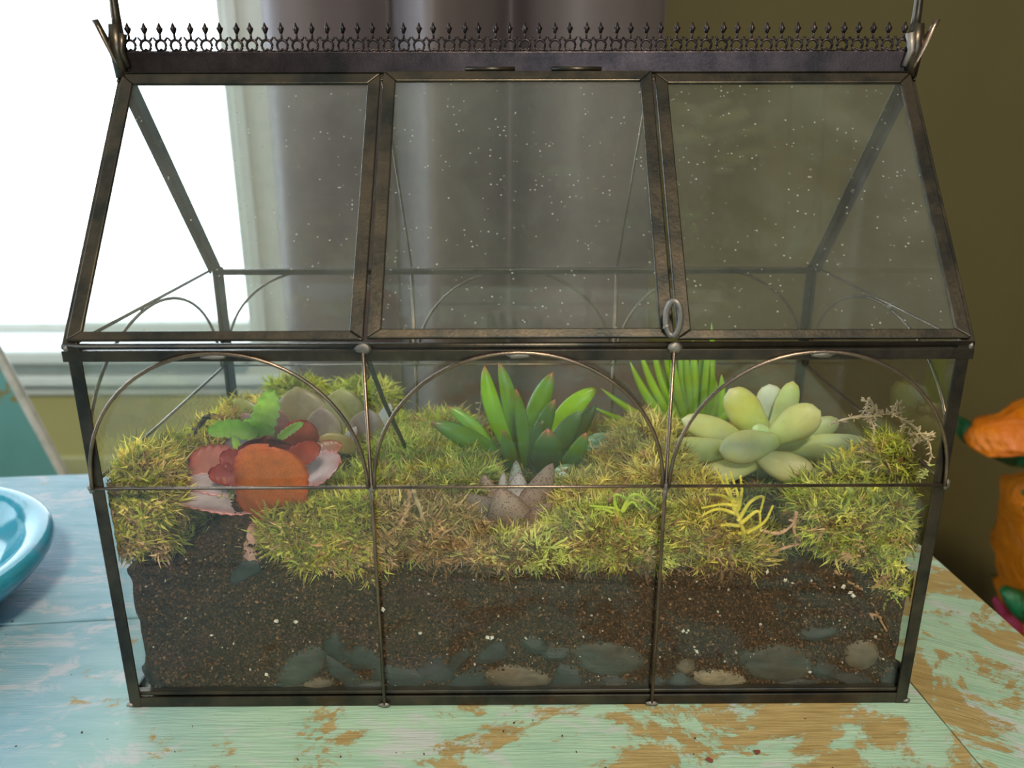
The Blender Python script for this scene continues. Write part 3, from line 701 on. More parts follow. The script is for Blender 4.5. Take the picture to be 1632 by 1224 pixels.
# --- green rosette with red tips (middle)
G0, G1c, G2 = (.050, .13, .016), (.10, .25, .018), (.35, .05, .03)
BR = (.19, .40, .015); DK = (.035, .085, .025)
pC = empty('green_rosette', at(848, 765, .085), 'glossy dark green pointed rosette with red leaf tips in the middle of the moss', 'succulent')
YC = .085
for (a, b, w_, bd, da, db, cs_, sh) in [
 ((822, 735), (795, 577), 34, (12, -8), .010, .016, (G0, (.13, .28, .02), G2), 'lance'),
 ((826, 740), (772, 582), 36, (-20, -2), .004, .008, (G1c, BR, G2), 'lance'),
 ((842, 740), (882, 592), 46, (-16, -6), .008, .010, (G0, (.10, .25, .02), G2), 'lance'),
 ((868, 730), (953, 618), 46, (-18, -22), .010, .012, (BR, (.24, .46, .015), (.10, .03, .03)), 'lance'),
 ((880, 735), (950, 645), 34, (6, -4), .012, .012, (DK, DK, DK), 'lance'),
 ((800, 735), (712, 648), 28, (8, -12), .012, .018, (BR, (.16, .36, .05), (.45, .13, .07)), 'lance'),
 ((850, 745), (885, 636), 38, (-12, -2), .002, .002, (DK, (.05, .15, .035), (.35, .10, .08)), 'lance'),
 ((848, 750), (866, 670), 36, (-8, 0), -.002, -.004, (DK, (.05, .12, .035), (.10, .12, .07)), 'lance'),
 ((835, 752), (822, 619), 27, (10, 6), -.004, -.004, (G0, (.08, .20, .025), G2), 'lance'),
 ((872, 752), (926, 655), 44, (-8, -6), .002, .000, (DK, (.05, .14, .045), (.15, .25, .15)), 'lance'),
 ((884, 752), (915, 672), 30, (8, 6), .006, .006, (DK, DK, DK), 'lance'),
 ((822, 762), (686, 673), 44, (14, -16), -.006, -.014, (G0, (.08, .20, .035), (.20, .07, .05)), 'lance'),
 ((866, 768), (873, 683), 62, (4, 4), -.010, -.016, ((.035, .10, .028), (.06, .15, .035), (.45, .08, .06)), 'lance'),
 ((880, 762), (934, 689), 36, (12, 8), -.010, -.012, (G0, (.09, .21, .025), (.50, .09, .06)), 'lance'),
 ((828, 768), (802, 684), 30, (-2, 2), -.012, -.016, (G0, (.08, .19, .035), (.30, .10, .05)), 'lance'),
]: leaf(pC, a, b, w_, sh, cs_, LEAF, bd, .42, 0, da, db, Y=YC, edge=None)
stem(pC, [at(848, 745, .086), at(848, 770, .086), at(848, 800, .086)], .005, (.03, .03, .015))

# --- brown speckled rosette in front of it
pD = empty('speckled_rosette', at(815, 835, .036), 'brown speckled spiky rosette just in front of the green rosette', 'succulent')
B0, B1c, B2 = (.20, .145, .13), (.33, .25, .225), (.13, .07, .06); LV = (.36, .34, .38)
for (a, b, w_, bd, da, db, cs_, kl) in [
 ((812, 800), (784, 728), 38, (-4, 0), .018, .022, (B0, B1c, B2), .2),
 ((822, 800), (823, 733), 36, (0, 0), .016, .018, ((.42, .48, .50), (.30, .36, .36), B2), .2),
 ((800, 810), (803, 752), 26, (-3, 0), .008, .006, (LV, (.48, .47, .50), B2), .2),
 ((818, 812), (827, 752), 50, (4, 0), .006, .004, ((.45, .46, .50), (.38, .36, .38), B2), .25),
 ((845, 800), (905, 752), 44, (4, -6), .016, .014, ((.40, .50, .50), (.45, .58, .60), (.20, .26, .25)), .0),  # light blue leaf: sky reflection put into its colour
 ((800, 820), (772, 756), 48, (-12, 0), .006, .002, (B0, B1c, B2), .25),
 ((838, 828), (881, 738), 58, (-2, 4), .004, -.002, (B1c, (.26, .19, .165), B2), .3),
 ((806, 826), (726, 790), 42, (2, -6), .0, -.006, ((.13, .10, .10), (.17, .13, .13), B2), .2),
 ((816, 842), (796, 779), 80, (2, 0), -.004, -.016, (B1c, (.36, .27, .24), (.20, .12, .10)), .38),
 ((838, 852), (880, 801), 48, (-10, 8), -.008, -.014, ((.25, .17, .14), (.27, .17, .14), B2), .3),
 ((806, 846), (731, 826), 26, (0, -6), -.008, -.014, ((.28, .20, .19), (.36, .32, .36), (.36, .33, .38)), .2),
]: leaf(pD, a, b, w_, 'wedge' if w_ > 0 else 'lance', cs_, LEAFSPOT, bd, .34, 0, da, db, Y=.036, keel=kl, edge=(.10, .05, .045))
stem(pD, [at(815, 815, .04), at(815, 850, .04)], .004, (.05, .03, .02))

# --- pale green rosette at the right
pF = empty('pale_rosette', at(1218, 800, .075), 'pale green powdery rosette with thick blunt leaves in the right panel', 'succulent')
P0, P1, P2 = (.36, .44, .13), (.47, .47, .11), (.58, .48, .13); PW = (.52, .62, .48)
for (a, b, w_, bd, da, db, cs_, sh, th_) in [
 ((1228, 680), (1226, 612), 50, (0, 0), .020, .022, (PW, (.55, .62, .55), (.50, .52, .40)), 'blunt', .35),
 ((1225, 700), (1264, 607), 40, (10, 0), .012, .018, (P0, (.40, .52, .2), P2), 'blunt', .45),
 ((1240, 705), (1336, 668), 40, (10, 6), .010, .010, ((.30, .45, .18), (.40, .48, .18), (.48, .44, .22)), 'blunt', .5),
 ((1210, 712), (1086, 668), 44, (-2, -2), .004, -.002, (P0, (.46, .50, .2), (.60, .62, .50)), 'blunt', .5),
 ((1228, 705), (1162, 620), 58, (-8, -6), .002, .004, ((.38, .54, .18), (.48, .50, .10), (.62, .50, .25)), 'blunt', .42),
 ((1222, 725), (1066, 708), 44, (-2, 8), -.004, -.008, (P0, (.42, .52, .22), (.42, .44, .20)), 'blunt', .45),
 ((1228, 712), (1386, 706), 44, (-4, 8), .0, -.006, (P0, (.44, .55, .28), (.50, .50, .20)), 'blunt', .5),
 ((1222, 705), (1308, 655), 58, (0, -6), -.006, -.010, ((.42, .54, .18), (.54, .54, .20), (.62, .62, .34)), 'blunt', .5),
 ((1240, 702), (1146, 718), 54, (4, 2), -.010, -.018, ((.38, .50, .18), (.50, .54, .26), (.55, .62, .40)), 'blunt', .55),
 ((1218, 732), (1108, 756), 38, (0, 12), -.010, -.016, (P0, (.55, .55, .26), (.62, .50, .24)), 'blunt', .5),
 ((1208, 724), (1300, 752), 50, (-12, 10), -.012, -.022, ((.50, .58, .32), (.60, .56, .26), (.58, .58, .44)), 'blunt', .5),
 ((1232, 706), (1200, 680), 30, (0, 0), -.004, -.008, ((.38, .56, .2), (.42, .58, .24), (.45, .62, .36)), 'blunt', .5),
]: leaf(pF, a, b, w_, sh, cs_, LEAFPALE, bd, th_, 0, da, db, Y=.075, edge=(.50, .46, .16))
stem(pF, [at(1222, 700, .076), at(1222, 760, .074), at(1218, 810, .074)], [.0042] * 11, (.20, .30, .16), mat=LEAFPALE)

# --- bright green finger leaves behind
pE = empty('finger_succulent', at(1112, 690, .125), 'bright green plant with thin upright finger-like leaves behind the right upright', 'succulent')
E0, E1 = (.14, .30, .015), (.27, .46, .015); ET = (.30, .42, .08)
for (a, b, w_, bd) in [((1092, 690), (1004, 576), 13, (-8, 34)), ((1094, 688), (1019, 556), 12, (-10, 28)), ((1096, 684), (1040, 552), 14, (-8, 20)), ((1100, 682), (1056, 548), 11, (-4, 14)), ((1098, 684), (1068, 546), 12, (-6, 18)), ((1102, 682), (1084, 545), 13, (-4, 8)), ((1104, 682), (1092, 550), 12, (-2, 8)), ((1106, 680), (1104, 542), 12, (4, 0)), ((1108, 684), (1101, 575), 12, (8, 10)), ((1112, 682), (1120, 544), 12, (2, 10)), ((1114, 684), (1128, 548), 13, (6, 8)), ((1118, 680), (1134, 514), 11, (14, 20)), ((1120, 684), (1134, 576), 11, (14, 4)), ((1124, 686), (1139, 600), 14, (10, 10)), ((1104, 680), (1112, 590), 10, (-3, 5)), ((1146, 690), (1150, 596), 12, (4, 4)), ((1086, 692), (957, 618), 10, (-4, 14)), ((1086, 694), (944, 648), 9, (0, 14)), ((1120, 690), (1178, 652), 13, (-4, -4)), ((1088, 690), (1075, 600), 11, (-8, 8)), ((1094, 690), (1062, 620), 11, (-8, 12))]:
    dz = random.uniform(-.008, .008)
    leaf(pE, a, b, w_ * 1.12, 'finger', (E0, lerp(E0, E1, random.uniform(.6, 1)), ET), LEAF, bd, .9, 0, 0, dz, Y=.125, nu=12, nv=8)
stem(pE, [at(1106, 680, .125), at(1106, 720, .125)], .006, (.10, .20, .04))

# --- purple grey broad rosette behind, left
pB = empty('purple_rosette', at(520, 715, .115), 'large purple-grey broad-leaved rosette at the back left under the arch', 'succulent')
U0, U1, U2 = (.16, .11, .11), (.22, .16, .155), (.26, .20, .10); OL = (.22, .22, .07)
for (a, b, w_, bd, da, db, cs_, tw) in [
 ((500, 720), (472, 616), 120, (-6, 0), .014, .022, (U0, (.22, .18, .10), (.34, .30, .10)), 0),
 ((540, 720), (545, 618), 104, (6, 0), .016, .022, ((.15, .15, .06), OL, (.34, .36, .10)), 0),
 ((450, 715), (372, 636), 46, (-8, -16), .008, .014, ((.20, .22, .06), (.26, .28, .07), (.40, .40, .10)), 0),
 ((440, 720), (350, 668), 44, (0, -14), .002, .004, ((.16, .16, .05), (.24, .26, .07), (.36, .34, .10)), 0),
 ((525, 725), (512, 648), 76, (-4, 0), .006, .010, (U0, U1, (.30, .24, .22)), 0),
 ((568, 728), (590, 652), 80, (6, 0), .004, .008, ((.17, .13, .13), (.24, .19, .19), (.30, .22, .20)), 0),
 ((585, 722), (622, 642), 36, (6, 0), .006, .008, ((.40, .42, .50), (.50, .54, .62), (.45, .48, .50)), 0),  # pale bluish sheen of a reflective leaf, painted into its tint
 ((430, 712), (385, 658), 40, (4, 0), -.004, -.006, ((.24, .17, .20), (.30, .22, .26), (.36, .08, .10)), 0),
 ((455, 712), (440, 652), 44, (8, 0), .0, -.002, ((.20, .08, .09), (.24, .10, .11), (.30, .12, .10)), 0),
 ((545, 728), (568, 680), 26, (-4, 0), -.006, -.008, ((.40, .36, .44), (.46, .42, .50), (.50, .46, .52)), 0),
 ((575, 722), (508, 698), 38, (0, -6), -.008, -.012, ((.24, .20, .07), (.34, .26, .09), (.36, .18, .14)), 0),
]: leaf(pB, a, b, w_, 'lance', cs_, LEAFPURPLE, bd, .16, tw, da, db, Y=.105, edge=(.30, .24, .10))
stem(pB, [at(520, 700, .12), at(520, 740, .12)], .006, (.08, .05, .04))

# --- coppery red scalloped plant, front left, with a green young shoot
pA = empty('copper_leaf_plant', at(405, 905, .016), 'coppery red plant with scalloped leaves and pale green shoot, left panel', 'succulent')
R0, R1, R2 = (.30, .055, .045), (.42, .09, .05), (.36, .035, .03); LVA = (.50, .40, .46)
YA = .026
blade(pA, (455, 735), (493, 672), 66, ((.42, .08, .04), (.48, .10, .05), R2), LEAFTHIN, YA, .022, .030, (4, 0), cup=.2, lobes=7)
blade(pA, (430, 740), (424, 694), 92, ((.16, .03, .035), (.20, .04, .045), (.26, .04, .05)), LEAFTHIN, YA, .012, .012, (0, 0), cup=.3, lobes=6, scallop=.04, pw=3)
blade(pA, (470, 745), (546, 712), 40, (LVA, (.55, .20, .12), (.60, .15, .06)), LEAFLAV, YA, .012, .020, (0, -8), normal=(.1, -.5, 1), cup=.3, lobes=8)
blade(pA, (455, 770), (545, 738), 70, ((.50, .40, .46), (.55, .42, .48), (.55, .09, .08)), LEAFLAV, YA, .008, .004, (0, -4), normal=(.1, -.55, 1), cup=.12, lobes=9, scallop=.1)
blade(pA, (452, 745), (512, 712), 36, (R0, R1, R2), LEAFTHIN, YA, .002, .0, (0, -8), cup=.3, lobes=6, scallop=.12)
blade(pA, (415, 725), (360, 705), 50, (LVA, (.52, .42, .50), (.40, .10, .10)), LEAFLAV, YA, .016, .022, (0, -4), normal=(0, -.6, 1), cup=.1)
blade(pA, (408, 768), (302, 738), 74, ((.42, .13, .12), (.50, .18, .15), R2), LEAFLAV, YA, .006, .010, (0, -12), normal=(-.1, -1.3, 1), cup=.18, lobes=10, scallop=.13)
blade(pA, (415, 785), (296, 768), 50, (LVA, (.55, .46, .52), (.50, .12, .11)), LEAFLAV, YA, .002, .0, (0, -6), normal=(0, -.45, 1), cup=.05)
blade(pA, (400, 765), (333, 757), 34, (R0, (.36, .06, .05), R2), LEAFTHIN, YA, -.004, -.006, (0, -10), cup=.3, lobes=6, scallop=.14)
blade(pA, (396, 745), (350, 728), 34, (R0, (.36, .06, .05), R2), LEAFTHIN, YA, -.002, -.004, (0, -6), cup=.3, lobes=6, scallop=.14)
blade(pA, (428, 802), (276, 792), 84, ((.55, .45, .50), (.58, .48, .54), (.55, .12, .10)), LEAFLAV, YA, -.002, -.008, (0, -4), normal=(0, -.18, 1), cup=.1, lobes=10, scallop=.05, back=(.42, .09, .05), th=.0016)
tag(blade(pA, (430, 838), (431, 713), 112, ((.50, .13, .035), (.62, .235, .04), (.52, .12, .04)), LEAFORANGE, YA, -.012, -.019, (0, 0), cup=-.10, lobes=11, scallop=.035, th=.0012, pw=4.2, shape=1.0), 'broad orange leaf facing the glass')
stem(pA, [at(404, 905, .0088), at(402, 858, .0090), at(409, 826, .020), at(424, 775, .030), at(428, 740, .036)], [.0040] * 21, (.34, .20, .17))
GL, GM, GT = (.30, .46, .10), (.42, .60, .15), (.36, .56, .18)
for q in (((414, 700), (438, 622), 42, (-2, 0), .018, .022, 1), ((410, 694), (333, 690), 30, (0, -18), .016, .014, 1), ((444, 700), (484, 674), 14, (0, -4), .012, .010, .5), ((412, 702), (392, 668), 26, (0, 0), .022, .026, 1), ((384, 732), (372, 694), 13, (2, 0), .010, .012, .5), ((385, 736), (404, 716), 16, (0, -6), .006, .004, .5)):
    tag(blade(pA, q[0], q[1], q[2], (GL, GM, GT), LEAFTHIN, YA, q[4], q[5], q[3], cup=.35, lobes=6, scallop=.16, name='shoot_leaf'), 'pale green shoot leaf')

# --- streaked green leaves between the green rosette and the right moss
pG = empty('streaked_rosette', at(940, 740, .10), 'low green leaves with white streaks right behind the green rosette', 'succulent')
def m_streak():
    n = N('streaked_leaf'); a = n.new('VertexColor'); a.layer_name = 'tint'; v = n.coord((1, 1, 5), (0, .5, 0))
    s2 = n.ramp(n.noise(v, 160, 4, .6, .4), [(.52, 0), (.62, .8)])
    c = n.mix(s2, a.outputs[0], (.55, .70, .60)); return n.end(n.bsdf(c, .4))
STK = m_streak()
for (a, b, w_, bd, da, db) in (((915, 740), (1002, 696), 40, (0, -8), .0, .0), ((905, 728), (975, 692), 30, (0, -6), .008, .012), ((880, 785), (915, 742), 46, (4, -4), -.05, -.045)):
    leaf(pG, a, b, w_, 'lance', ((.08, .20, .09), (.13, .28, .14), (.08, .18, .08)), STK, bd, .2, 0, da, db, Y=.10)

# ------------------------------------------------------------------ moss
def moss(name, label, blobs, n, L=(.0055, .0120), K=22, pal=None, wid=.00040, seed=1, brown=.35, up=.25, stems=True, fine=1.0):
    """blobs: (x, y, z, rx, ry, rz) domes; sprigs with curved leaflets grow from their skins"""
    r = np.random.default_rng(seed); n = int(n * .46)
    B = np.array(blobs, float); B[:, 5] *= .78; B[:, 2] -= .0012; vol = B[:, 3] * B[:, 5] + B[:, 3] * B[:, 4]; idx = r.choice(len(B), n, p=vol / vol.sum())
    b = B[idx]; d = r.normal(size=(n, 3)); d /= np.linalg.norm(d, axis=1)[:, None]
    d[:, 1] = np.where(r.random(n) < .35, -np.abs(d[:, 1]), d[:, 1]); d[:, 2] = np.where(d[:, 2] < -.35, -d[:, 2], d[:, 2])
    rad = r.uniform(.55, 1.0, n) ** .7
    P = b[:, :3] + d * b[:, 3:6] * rad[:, None]
    P[:, 0] = np.clip(P[:, 0], LX + .006, RX - .006); P[:, 1] = np.clip(P[:, 1], .0065, D - .006)
    g = np.array([ground(a, c) for a, c in P[:, :2]]); fl = np.where(P[:, 1] < .02, g - .008, g - .001); P[:, 2] = np.maximum(P[:, 2], fl)
    ax = d + np.array([0, 0, up]) + r.normal(size=(n, 3)) * .45; ax /= np.linalg.norm(ax, axis=1)[:, None]
    SL = r.uniform(.6, 1.3, n) * .006 * fine
    # leaflets
    m = n * K; ip = np.repeat(np.arange(n), K); kk = np.tile(np.arange(K), n) / K
    A = ax[ip]; O = P[ip] + A * (SL[ip] * (kk * .9))[:, None]
    rd = r.normal(size=(m, 3)); rd -= A * (rd * A).sum(1)[:, None]; rd /= np.linalg.norm(rd, axis=1)[:, None]
    spread = r.uniform(.55, 1.15, m)[:, None] * (1.15 - .5 * kk[:, None])
    D1 = A * .6 + rd * spread; D1 /= np.linalg.norm(D1, axis=1)[:, None]
    D2 = D1 + A * r.uniform(-.5, .7, m)[:, None] + np.array([0, 0, -.25]) + r.normal(size=(m, 3)) * .55; D2 /= np.linalg.norm(D2, axis=1)[:, None]
    ll = (L[0] + (L[1] - L[0]) * r.random(m) ** 1.6 * r.uniform(.5, 1.2, n)[ip])[:, None]; M = O + D1 * ll * .5; Tt = M + D2 * ll * .5
    S = np.cross(D1, r.normal(size=(m, 3))); S /= np.linalg.norm(S, axis=1)[:, None]; ww = wid * r.uniform(.7, 1.3, m)[:, None]
    V = np.stack([O - S * ww * .7, O + S * ww * .7, M + S * ww, M - S * ww, Tt], 1)
    lo = .0033 + r.random(V.shape[:2]) * .0022; V[:, :, 1] = np.clip(V[:, :, 1], lo, D - .0034); V[:, :, 0] = np.clip(V[:, :, 0], LX + .0036, RX - .0036)
    f0 = np.array([(0, 1, 2), (0, 2, 3), (3, 2, 4)])
    Fc = (f0[None] + (np.arange(m) * 5)[:, None, None]).reshape(-1, 3)
    pal = pal or [(.30, .36, .055), (.42, .45, .085), (.20, .30, .045), (.50, .46, .12)]
    brn = [(.20, .135, .05), (.32, .21, .08), (.13, .09, .035), (.42, .32, .15)]
    hrel = np.clip((P[:, 2] - (b[:, 2] - b[:, 5])) / (2 * b[:, 5] + 1e-6), 0, 1)
    isb = r.random(n) < np.clip(brown * (1.9 - 1.8 * hrel), 0, 1)
    pc = np.where(isb[:, None], np.array(brn)[r.choice(len(brn), n)], np.array(pal)[r.choice(len(pal), n)]) * r.uniform(.40, 1.35, (n, 1))
    pc = pc * np.array([1.06, .97, 1.25]); cc = pc[ip] * r.uniform(.8, 1.2, (m, 1)); cc = np.repeat(cc[:, None], 5, 1); cc[:, 4] *= 1.15; cc[:, :2] *= .85
    V = V.reshape(-1, 3); C_ = cc.reshape(-1, 3)
    # long dry strands running through the clump
    q = int(n * .45); jb = r.choice(len(B), q, p=vol / vol.sum()); d3 = r.normal(size=(q, 3)); d3 /= np.linalg.norm(d3, axis=1)[:, None]
    p0 = B[jb, :3] + d3 * B[jb, 3:6] * r.uniform(.7, 1.1, q)[:, None]; dr = r.normal(size=(q, 3)) * np.array([1, .5, 1]); dr /= np.linalg.norm(dr, axis=1)[:, None]
    ns = 7; pts = [p0]; ln_ = r.uniform(.0012, .0026, q)[:, None]
    for _ in range(ns - 1):
        dr = dr + r.normal(size=(q, 3)) * .38; dr /= np.linalg.norm(dr, axis=1)[:, None]; pts.append(pts[-1] + dr * ln_)
    pts = np.stack(pts, 1); sd3 = r.normal(size=(q, 1, 3)); sd3 /= np.linalg.norm(sd3, axis=2)[:, :, None]; hw = wid * .75 * np.linspace(1, .35, ns)[None, :, None]
    V2 = np.stack([pts - sd3 * hw, pts + sd3 * hw], 2).reshape(-1, 3)
    V2[:, 1] = np.clip(V2[:, 1], .0033 + r.random(len(V2)) * .0015, D - .0034); V2[:, 0] = np.clip(V2[:, 0], LX + .0036, RX - .0036); V2[:, 2] = np.maximum(V2[:, 2], .052)
    f1 = np.array([t3 for i_ in range(ns - 1) for t3 in ((2 * i_, 2 * i_ + 1, 2 * i_ + 3), (2 * i_, 2 * i_ + 3, 2 * i_ + 2))])
    F2 = (f1[None] + (np.arange(q) * 2 * ns)[:, None, None]).reshape(-1, 3) + len(V)
    c3 = np.array([(.36, .24, .11), (.24, .14, .06), (.46, .36, .20), (.40, .40, .12)])[r.choice(4, q)] * r.uniform(.6, 1.2, (q, 1))
    V = np.concatenate([V, V2]); Fc = np.concatenate([Fc, F2]); C_ = np.concatenate([C_, np.repeat(c3, 2 * ns, 0)])
    o = meshnp(name, V, Fc, MOSS, None, C_, False)
    return tag(o, label, 'moss', kind='stuff')
def bl(px, py, Y, rw, rh, ry): # dome from its picture centre at depth Y, radii in px and metres deep
    c = at(px, py, Y); s = pxm(Y, py); return (c.x, c.y, c.z, rw * s, ry, rh * s)
YG = [(.36, .38, .06), (.46, .46, .09), (.28, .34, .05), (.52, .46, .12)]
moss('moss_clump', 'tall yellow-green moss clump in the front left corner', [bl(228, 765, .022, 40, 48, .016), bl(240, 810, .016, 42, 56, .010), bl(228, 855, .012, 34, 36, .006), bl(272, 735, .05, 30, 22, .016)], 1500, pal=YG, brown=.42, seed=2)
moss('moss_clump', 'loose moss at the back left behind the red plant', [bl(345, 708, .09, 54, 28, .03), bl(300, 732, .07, 40, 18, .02), bl(395, 665, .13, 50, 20, .012)], 800, pal=YG, brown=.4, seed=3)
moss('moss_clump', 'light moss behind the purple-grey rosette at the rear glass', [bl(470, 625, .146, 30, 18, .006), bl(580, 640, .142, 44, 30, .009), bl(622, 694, .13, 28, 30, .014), bl(530, 650, .147, 44, 26, .005)], 900, pal=[(.40, .46, .07), (.50, .54, .12), (.30, .40, .06)], brown=.15, seed=4)
moss('moss_clump', 'thick moss mound between the purple-grey and green rosettes', [bl(652, 745, .075, 62, 40, .03), bl(728, 762, .055, 54, 24, .02), bl(598, 782, .045, 56, 24, .016), bl(705, 690, .12, 46, 16, .016)], 2600, pal=[(.30, .38, .06), (.42, .46, .10), (.22, .32, .05), (.36, .34, .10)], brown=.22, seed=5)
moss('moss_clump', 'moss against the front glass right of the orange leaf', [bl(462, 852, .012, 30, 40, .007), bl(500, 850, .014, 60, 50, .009), bl(560, 845, .016, 52, 56, .010), bl(540, 890, .009, 70, 26, .004)], 1900, pal=[(.34, .38, .06), (.42, .42, .08), (.24, .30, .05)], brown=.42, seed=6)
moss('dry_moss', 'dry brown moss at the front left of the middle panel', [bl(650, 830, .022, 46, 46, .012), bl(700, 850, .016, 50, 44, .010), bl(620, 870, .010, 30, 32, .005), bl(760, 878, .010, 40, 22, .005)], 1100, brown=.95, seed=7, pal=[(.34, .27, .10), (.36, .34, .10)])
moss('moss_clump', 'moss strip at the front glass below the speckled rosette', [bl(850, 878, .009, 60, 20, .004), bl(900, 850, .02, 40, 22, .01), bl(790, 885, .008, 36, 12, .003)], 420, pal=[(.40, .48, .12), (.48, .50, .16)], brown=.35, seed=8)
moss('moss_clump', 'pale fuzzy moss mound right of the green rosette', [bl(1000, 770, .065, 62, 32, .028), bl(1035, 712, .09, 50, 40, .02), bl(1050, 760, .05, 50, 38, .02), bl(935, 795, .04, 44, 26, .014)], 2300, pal=[(.44, .44, .12), (.50, .50, .15), (.36, .42, .10), (.40, .32, .12)], brown=.2, seed=9)
moss('moss_clump', 'moss at the front glass left of the right upright', [bl(960, 850, .014, 66, 42, .009), bl(1020, 850, .014, 46, 50, .009), bl(1000, 880, .010, 66, 22, .004)], 1700, pal=[(.38, .44, .08), (.48, .48, .12), (.26, .34, .06)], brown=.38, seed=10)
moss('moss_clump', 'yellowish moss at the front glass right of the right upright', [bl(1108, 852, .015, 40, 44, .009), bl(1158, 878, .012, 46, 26, .007), bl(1105, 800, .03, 36, 30, .012)], 1500, pal=[(.44, .44, .08), (.52, .48, .12), (.30, .34, .06)], brown=.42, seed=11)
moss('moss_clump', 'tangled moss filling the front right corner below the cross rod', [bl(1338, 826, .018, 50, 44, .011), bl(1400, 830, .018, 52, 50, .011), bl(1370, 865, .012, 50, 34, .007), bl(1310, 800, .03, 34, 18, .012)], 2000, pal=[(.34, .40, .06), (.44, .46, .10), (.24, .32, .05)], brown=.36, seed=12)
moss('moss_clump', 'moss beside the long blunt leaf at the right end', [bl(1420, 738, .030, 30, 32, .011), bl(1370, 765, .03, 40, 16, .012), bl(1440, 765, .03, 34, 22, .012)], 900, pal=[(.36, .40, .06), (.50, .50, .09), (.30, .36, .05)], brown=.3, seed=13)
moss('moss_clump', 'thin moss wisps trailing down the glass near the right end', [bl(1392, 898, .009, 28, 20, .004), bl(1422, 932, .008, 20, 14, .003)], 110, pal=[(.40, .44, .08), (.50, .50, .12)], brown=.3, seed=14)
moss('moss_carpet', 'thin low moss on the soil around and behind the plants', [(x_, y_, .062, .03, .022, .005) for x_ in (-.13, -.08, -.03, .02, .06, .10, .14) for y_ in (.04, .08, .12, .145)], 2600, pal=[(.26, .30, .06), (.36, .38, .09), (.18, .24, .04)], brown=.45, seed=15)

def sprig(name, label, stems_, Y, c, L=12, w_=3.0, n=26, seed=0):
    """a single moss shoot: arms given as pixel polylines, thick with short pointed leaflets"""
    rr = random.Random(seed); V = []; Fc = []; CL = []
    e = empty(name, at(stems_[0][0][0], stems_[0][0][1], Y), label, 'moss')
    for arm in stems_:
        sp = spline([at(p[0], p[1], Y + (p[2] if len(p) > 2 else 0)) for p in arm], 8); s = pxm(Y)
        V2 = []; F2 = []
        m = MB(); rad = [s * w_ * .5 * (1 - .65 * i / (len(sp) - 1)) for i in range(len(sp))]; m.tube(sp, rad, 6)
        k = max(10, int(len(sp) * 3.4))
        for i in range(k):
            t = rr.uniform(0, .999) * (len(sp) - 1); j = int(t); p = sp[j].lerp(sp[j + 1], t - j); d = (sp[j + 1] - sp[j]).normalized()
            o_ = Vector((rr.gauss(0, 1), rr.gauss(0, .6), rr.gauss(0, 1))); o_ = (o_ - d * o_.dot(d)).normalized()
            q = p + (d * .9 + o_ * .8) * s * L * rr.uniform(.4, .8) * (1.1 - .5 * j / len(sp)); sd_ = d.cross(o_) * s * w_ * .34
            q.y = max(q.y, .0033)
            m.add([p - sd_, p + sd_, q, p + d * s * 1.2], [(0, 1, 2), (1, 3, 2), (3, 0, 2), (0, 3, 1)])
        cl = [lerp(c[0], c[1], rr.random()) for _ in m.v]
        for a_ in range(len(m.v)): m.v[a_] = (m.v[a_][0], max(m.v[a_][1], .0032), m.v[a_][2])
        meshnp('moss_arm', m.v, m.f, MOSS, e, np.array(cl), False)
    return e
SG = ((.34, .42, .14), (.48, .54, .22)); SB = ((.38, .48, .06), (.52, .58, .12)); SY = ((.50, .46, .05), (.62, .56, .14))
def star(cx, cy, rays, bend=.2, seed=0):
    rr = random.Random(seed); out = []
    for (dx, dy) in rays: out.append([(cx, cy), (cx + dx * .5 + rr.uniform(-3, 3), cy + dy * .5 - abs(dx) * bend), (cx + dx, cy + dy)])
    return out
sprig('moss_sprig', 'star-shaped pale moss sprig at the glass below the speckled rosette', star(822, 885, [(-46, 0), (-34, 22), (-22, 38), (0, 36), (26, 30), (44, 32), (52, -12), (34, -28), (10, -30), (-20, -22)], .15, 1), .0052, SG, 10, 5, seed=1)
sprig('moss_sprig', 'green moss sprig with upright stem left of the middle panel centre', [[(628, 895), (640, 865), (668, 838)], [(625, 880), (612, 892), (602, 905)], [(628, 880), (650, 868), (655, 908)], [(625, 878), (606, 868), (602, 880)], [(628, 878), (640, 885), (642, 905)], [(632, 872), (652, 872), (658, 896)]], .0054, ((.24, .30, .06), (.32, .36, .10)), 8, 5, seed=2)
sprig('moss_sprig', 'bright lime moss sprig with arching arms above the front moss', [[(986, 830), (984, 812), (940, 806)], [(986, 830), (980, 790), (1002, 796)], [(986, 825), (1010, 788), (1050, 812)], [(986, 825), (1006, 800), (1022, 815)], [(984, 822), (965, 812), (948, 812)], [(986, 828), (1004, 824), (1042, 845)]], .0075, SB, 7, 7, seed=3)
sprig('moss_sprig', 'large yellow fern-like moss sprig in front of the pale rosette', [[(1186, 850), (1172, 812), (1140, 744)], [(1172, 820), (1165, 790), (1156, 756)], [(1174, 815), (1176, 790), (1164, 752)], [(1176, 812), (1182, 785), (1180, 760)], [(1176, 830), (1196, 800), (1216, 792), (1212, 815)], [(1180, 835), (1208, 815), (1212, 845)], [(1172, 818), (1140, 812), (1104, 832)], [(1178, 838), (1150, 838), (1112, 862)], [(1174, 806), (1150, 804), (1118, 810)], [(1190, 850), (1218, 832), (1232, 806)], [(1184, 850), (1150, 855), (1132, 884)], [(1172, 800), (1150, 790), (1130, 788)]], .0072, SY, 7, 7, seed=4)
sprig('moss_sprig', 'yellow star-shaped moss sprig on the long leaf at the right', star(1353, 735, [(-30, 2), (-24, 18), (-6, 30), (12, 30), (30, 20), (40, -8), (14, -26), (-14, -20), (4, -32)], .15, 5), .034, SY, 8, 4, seed=5)
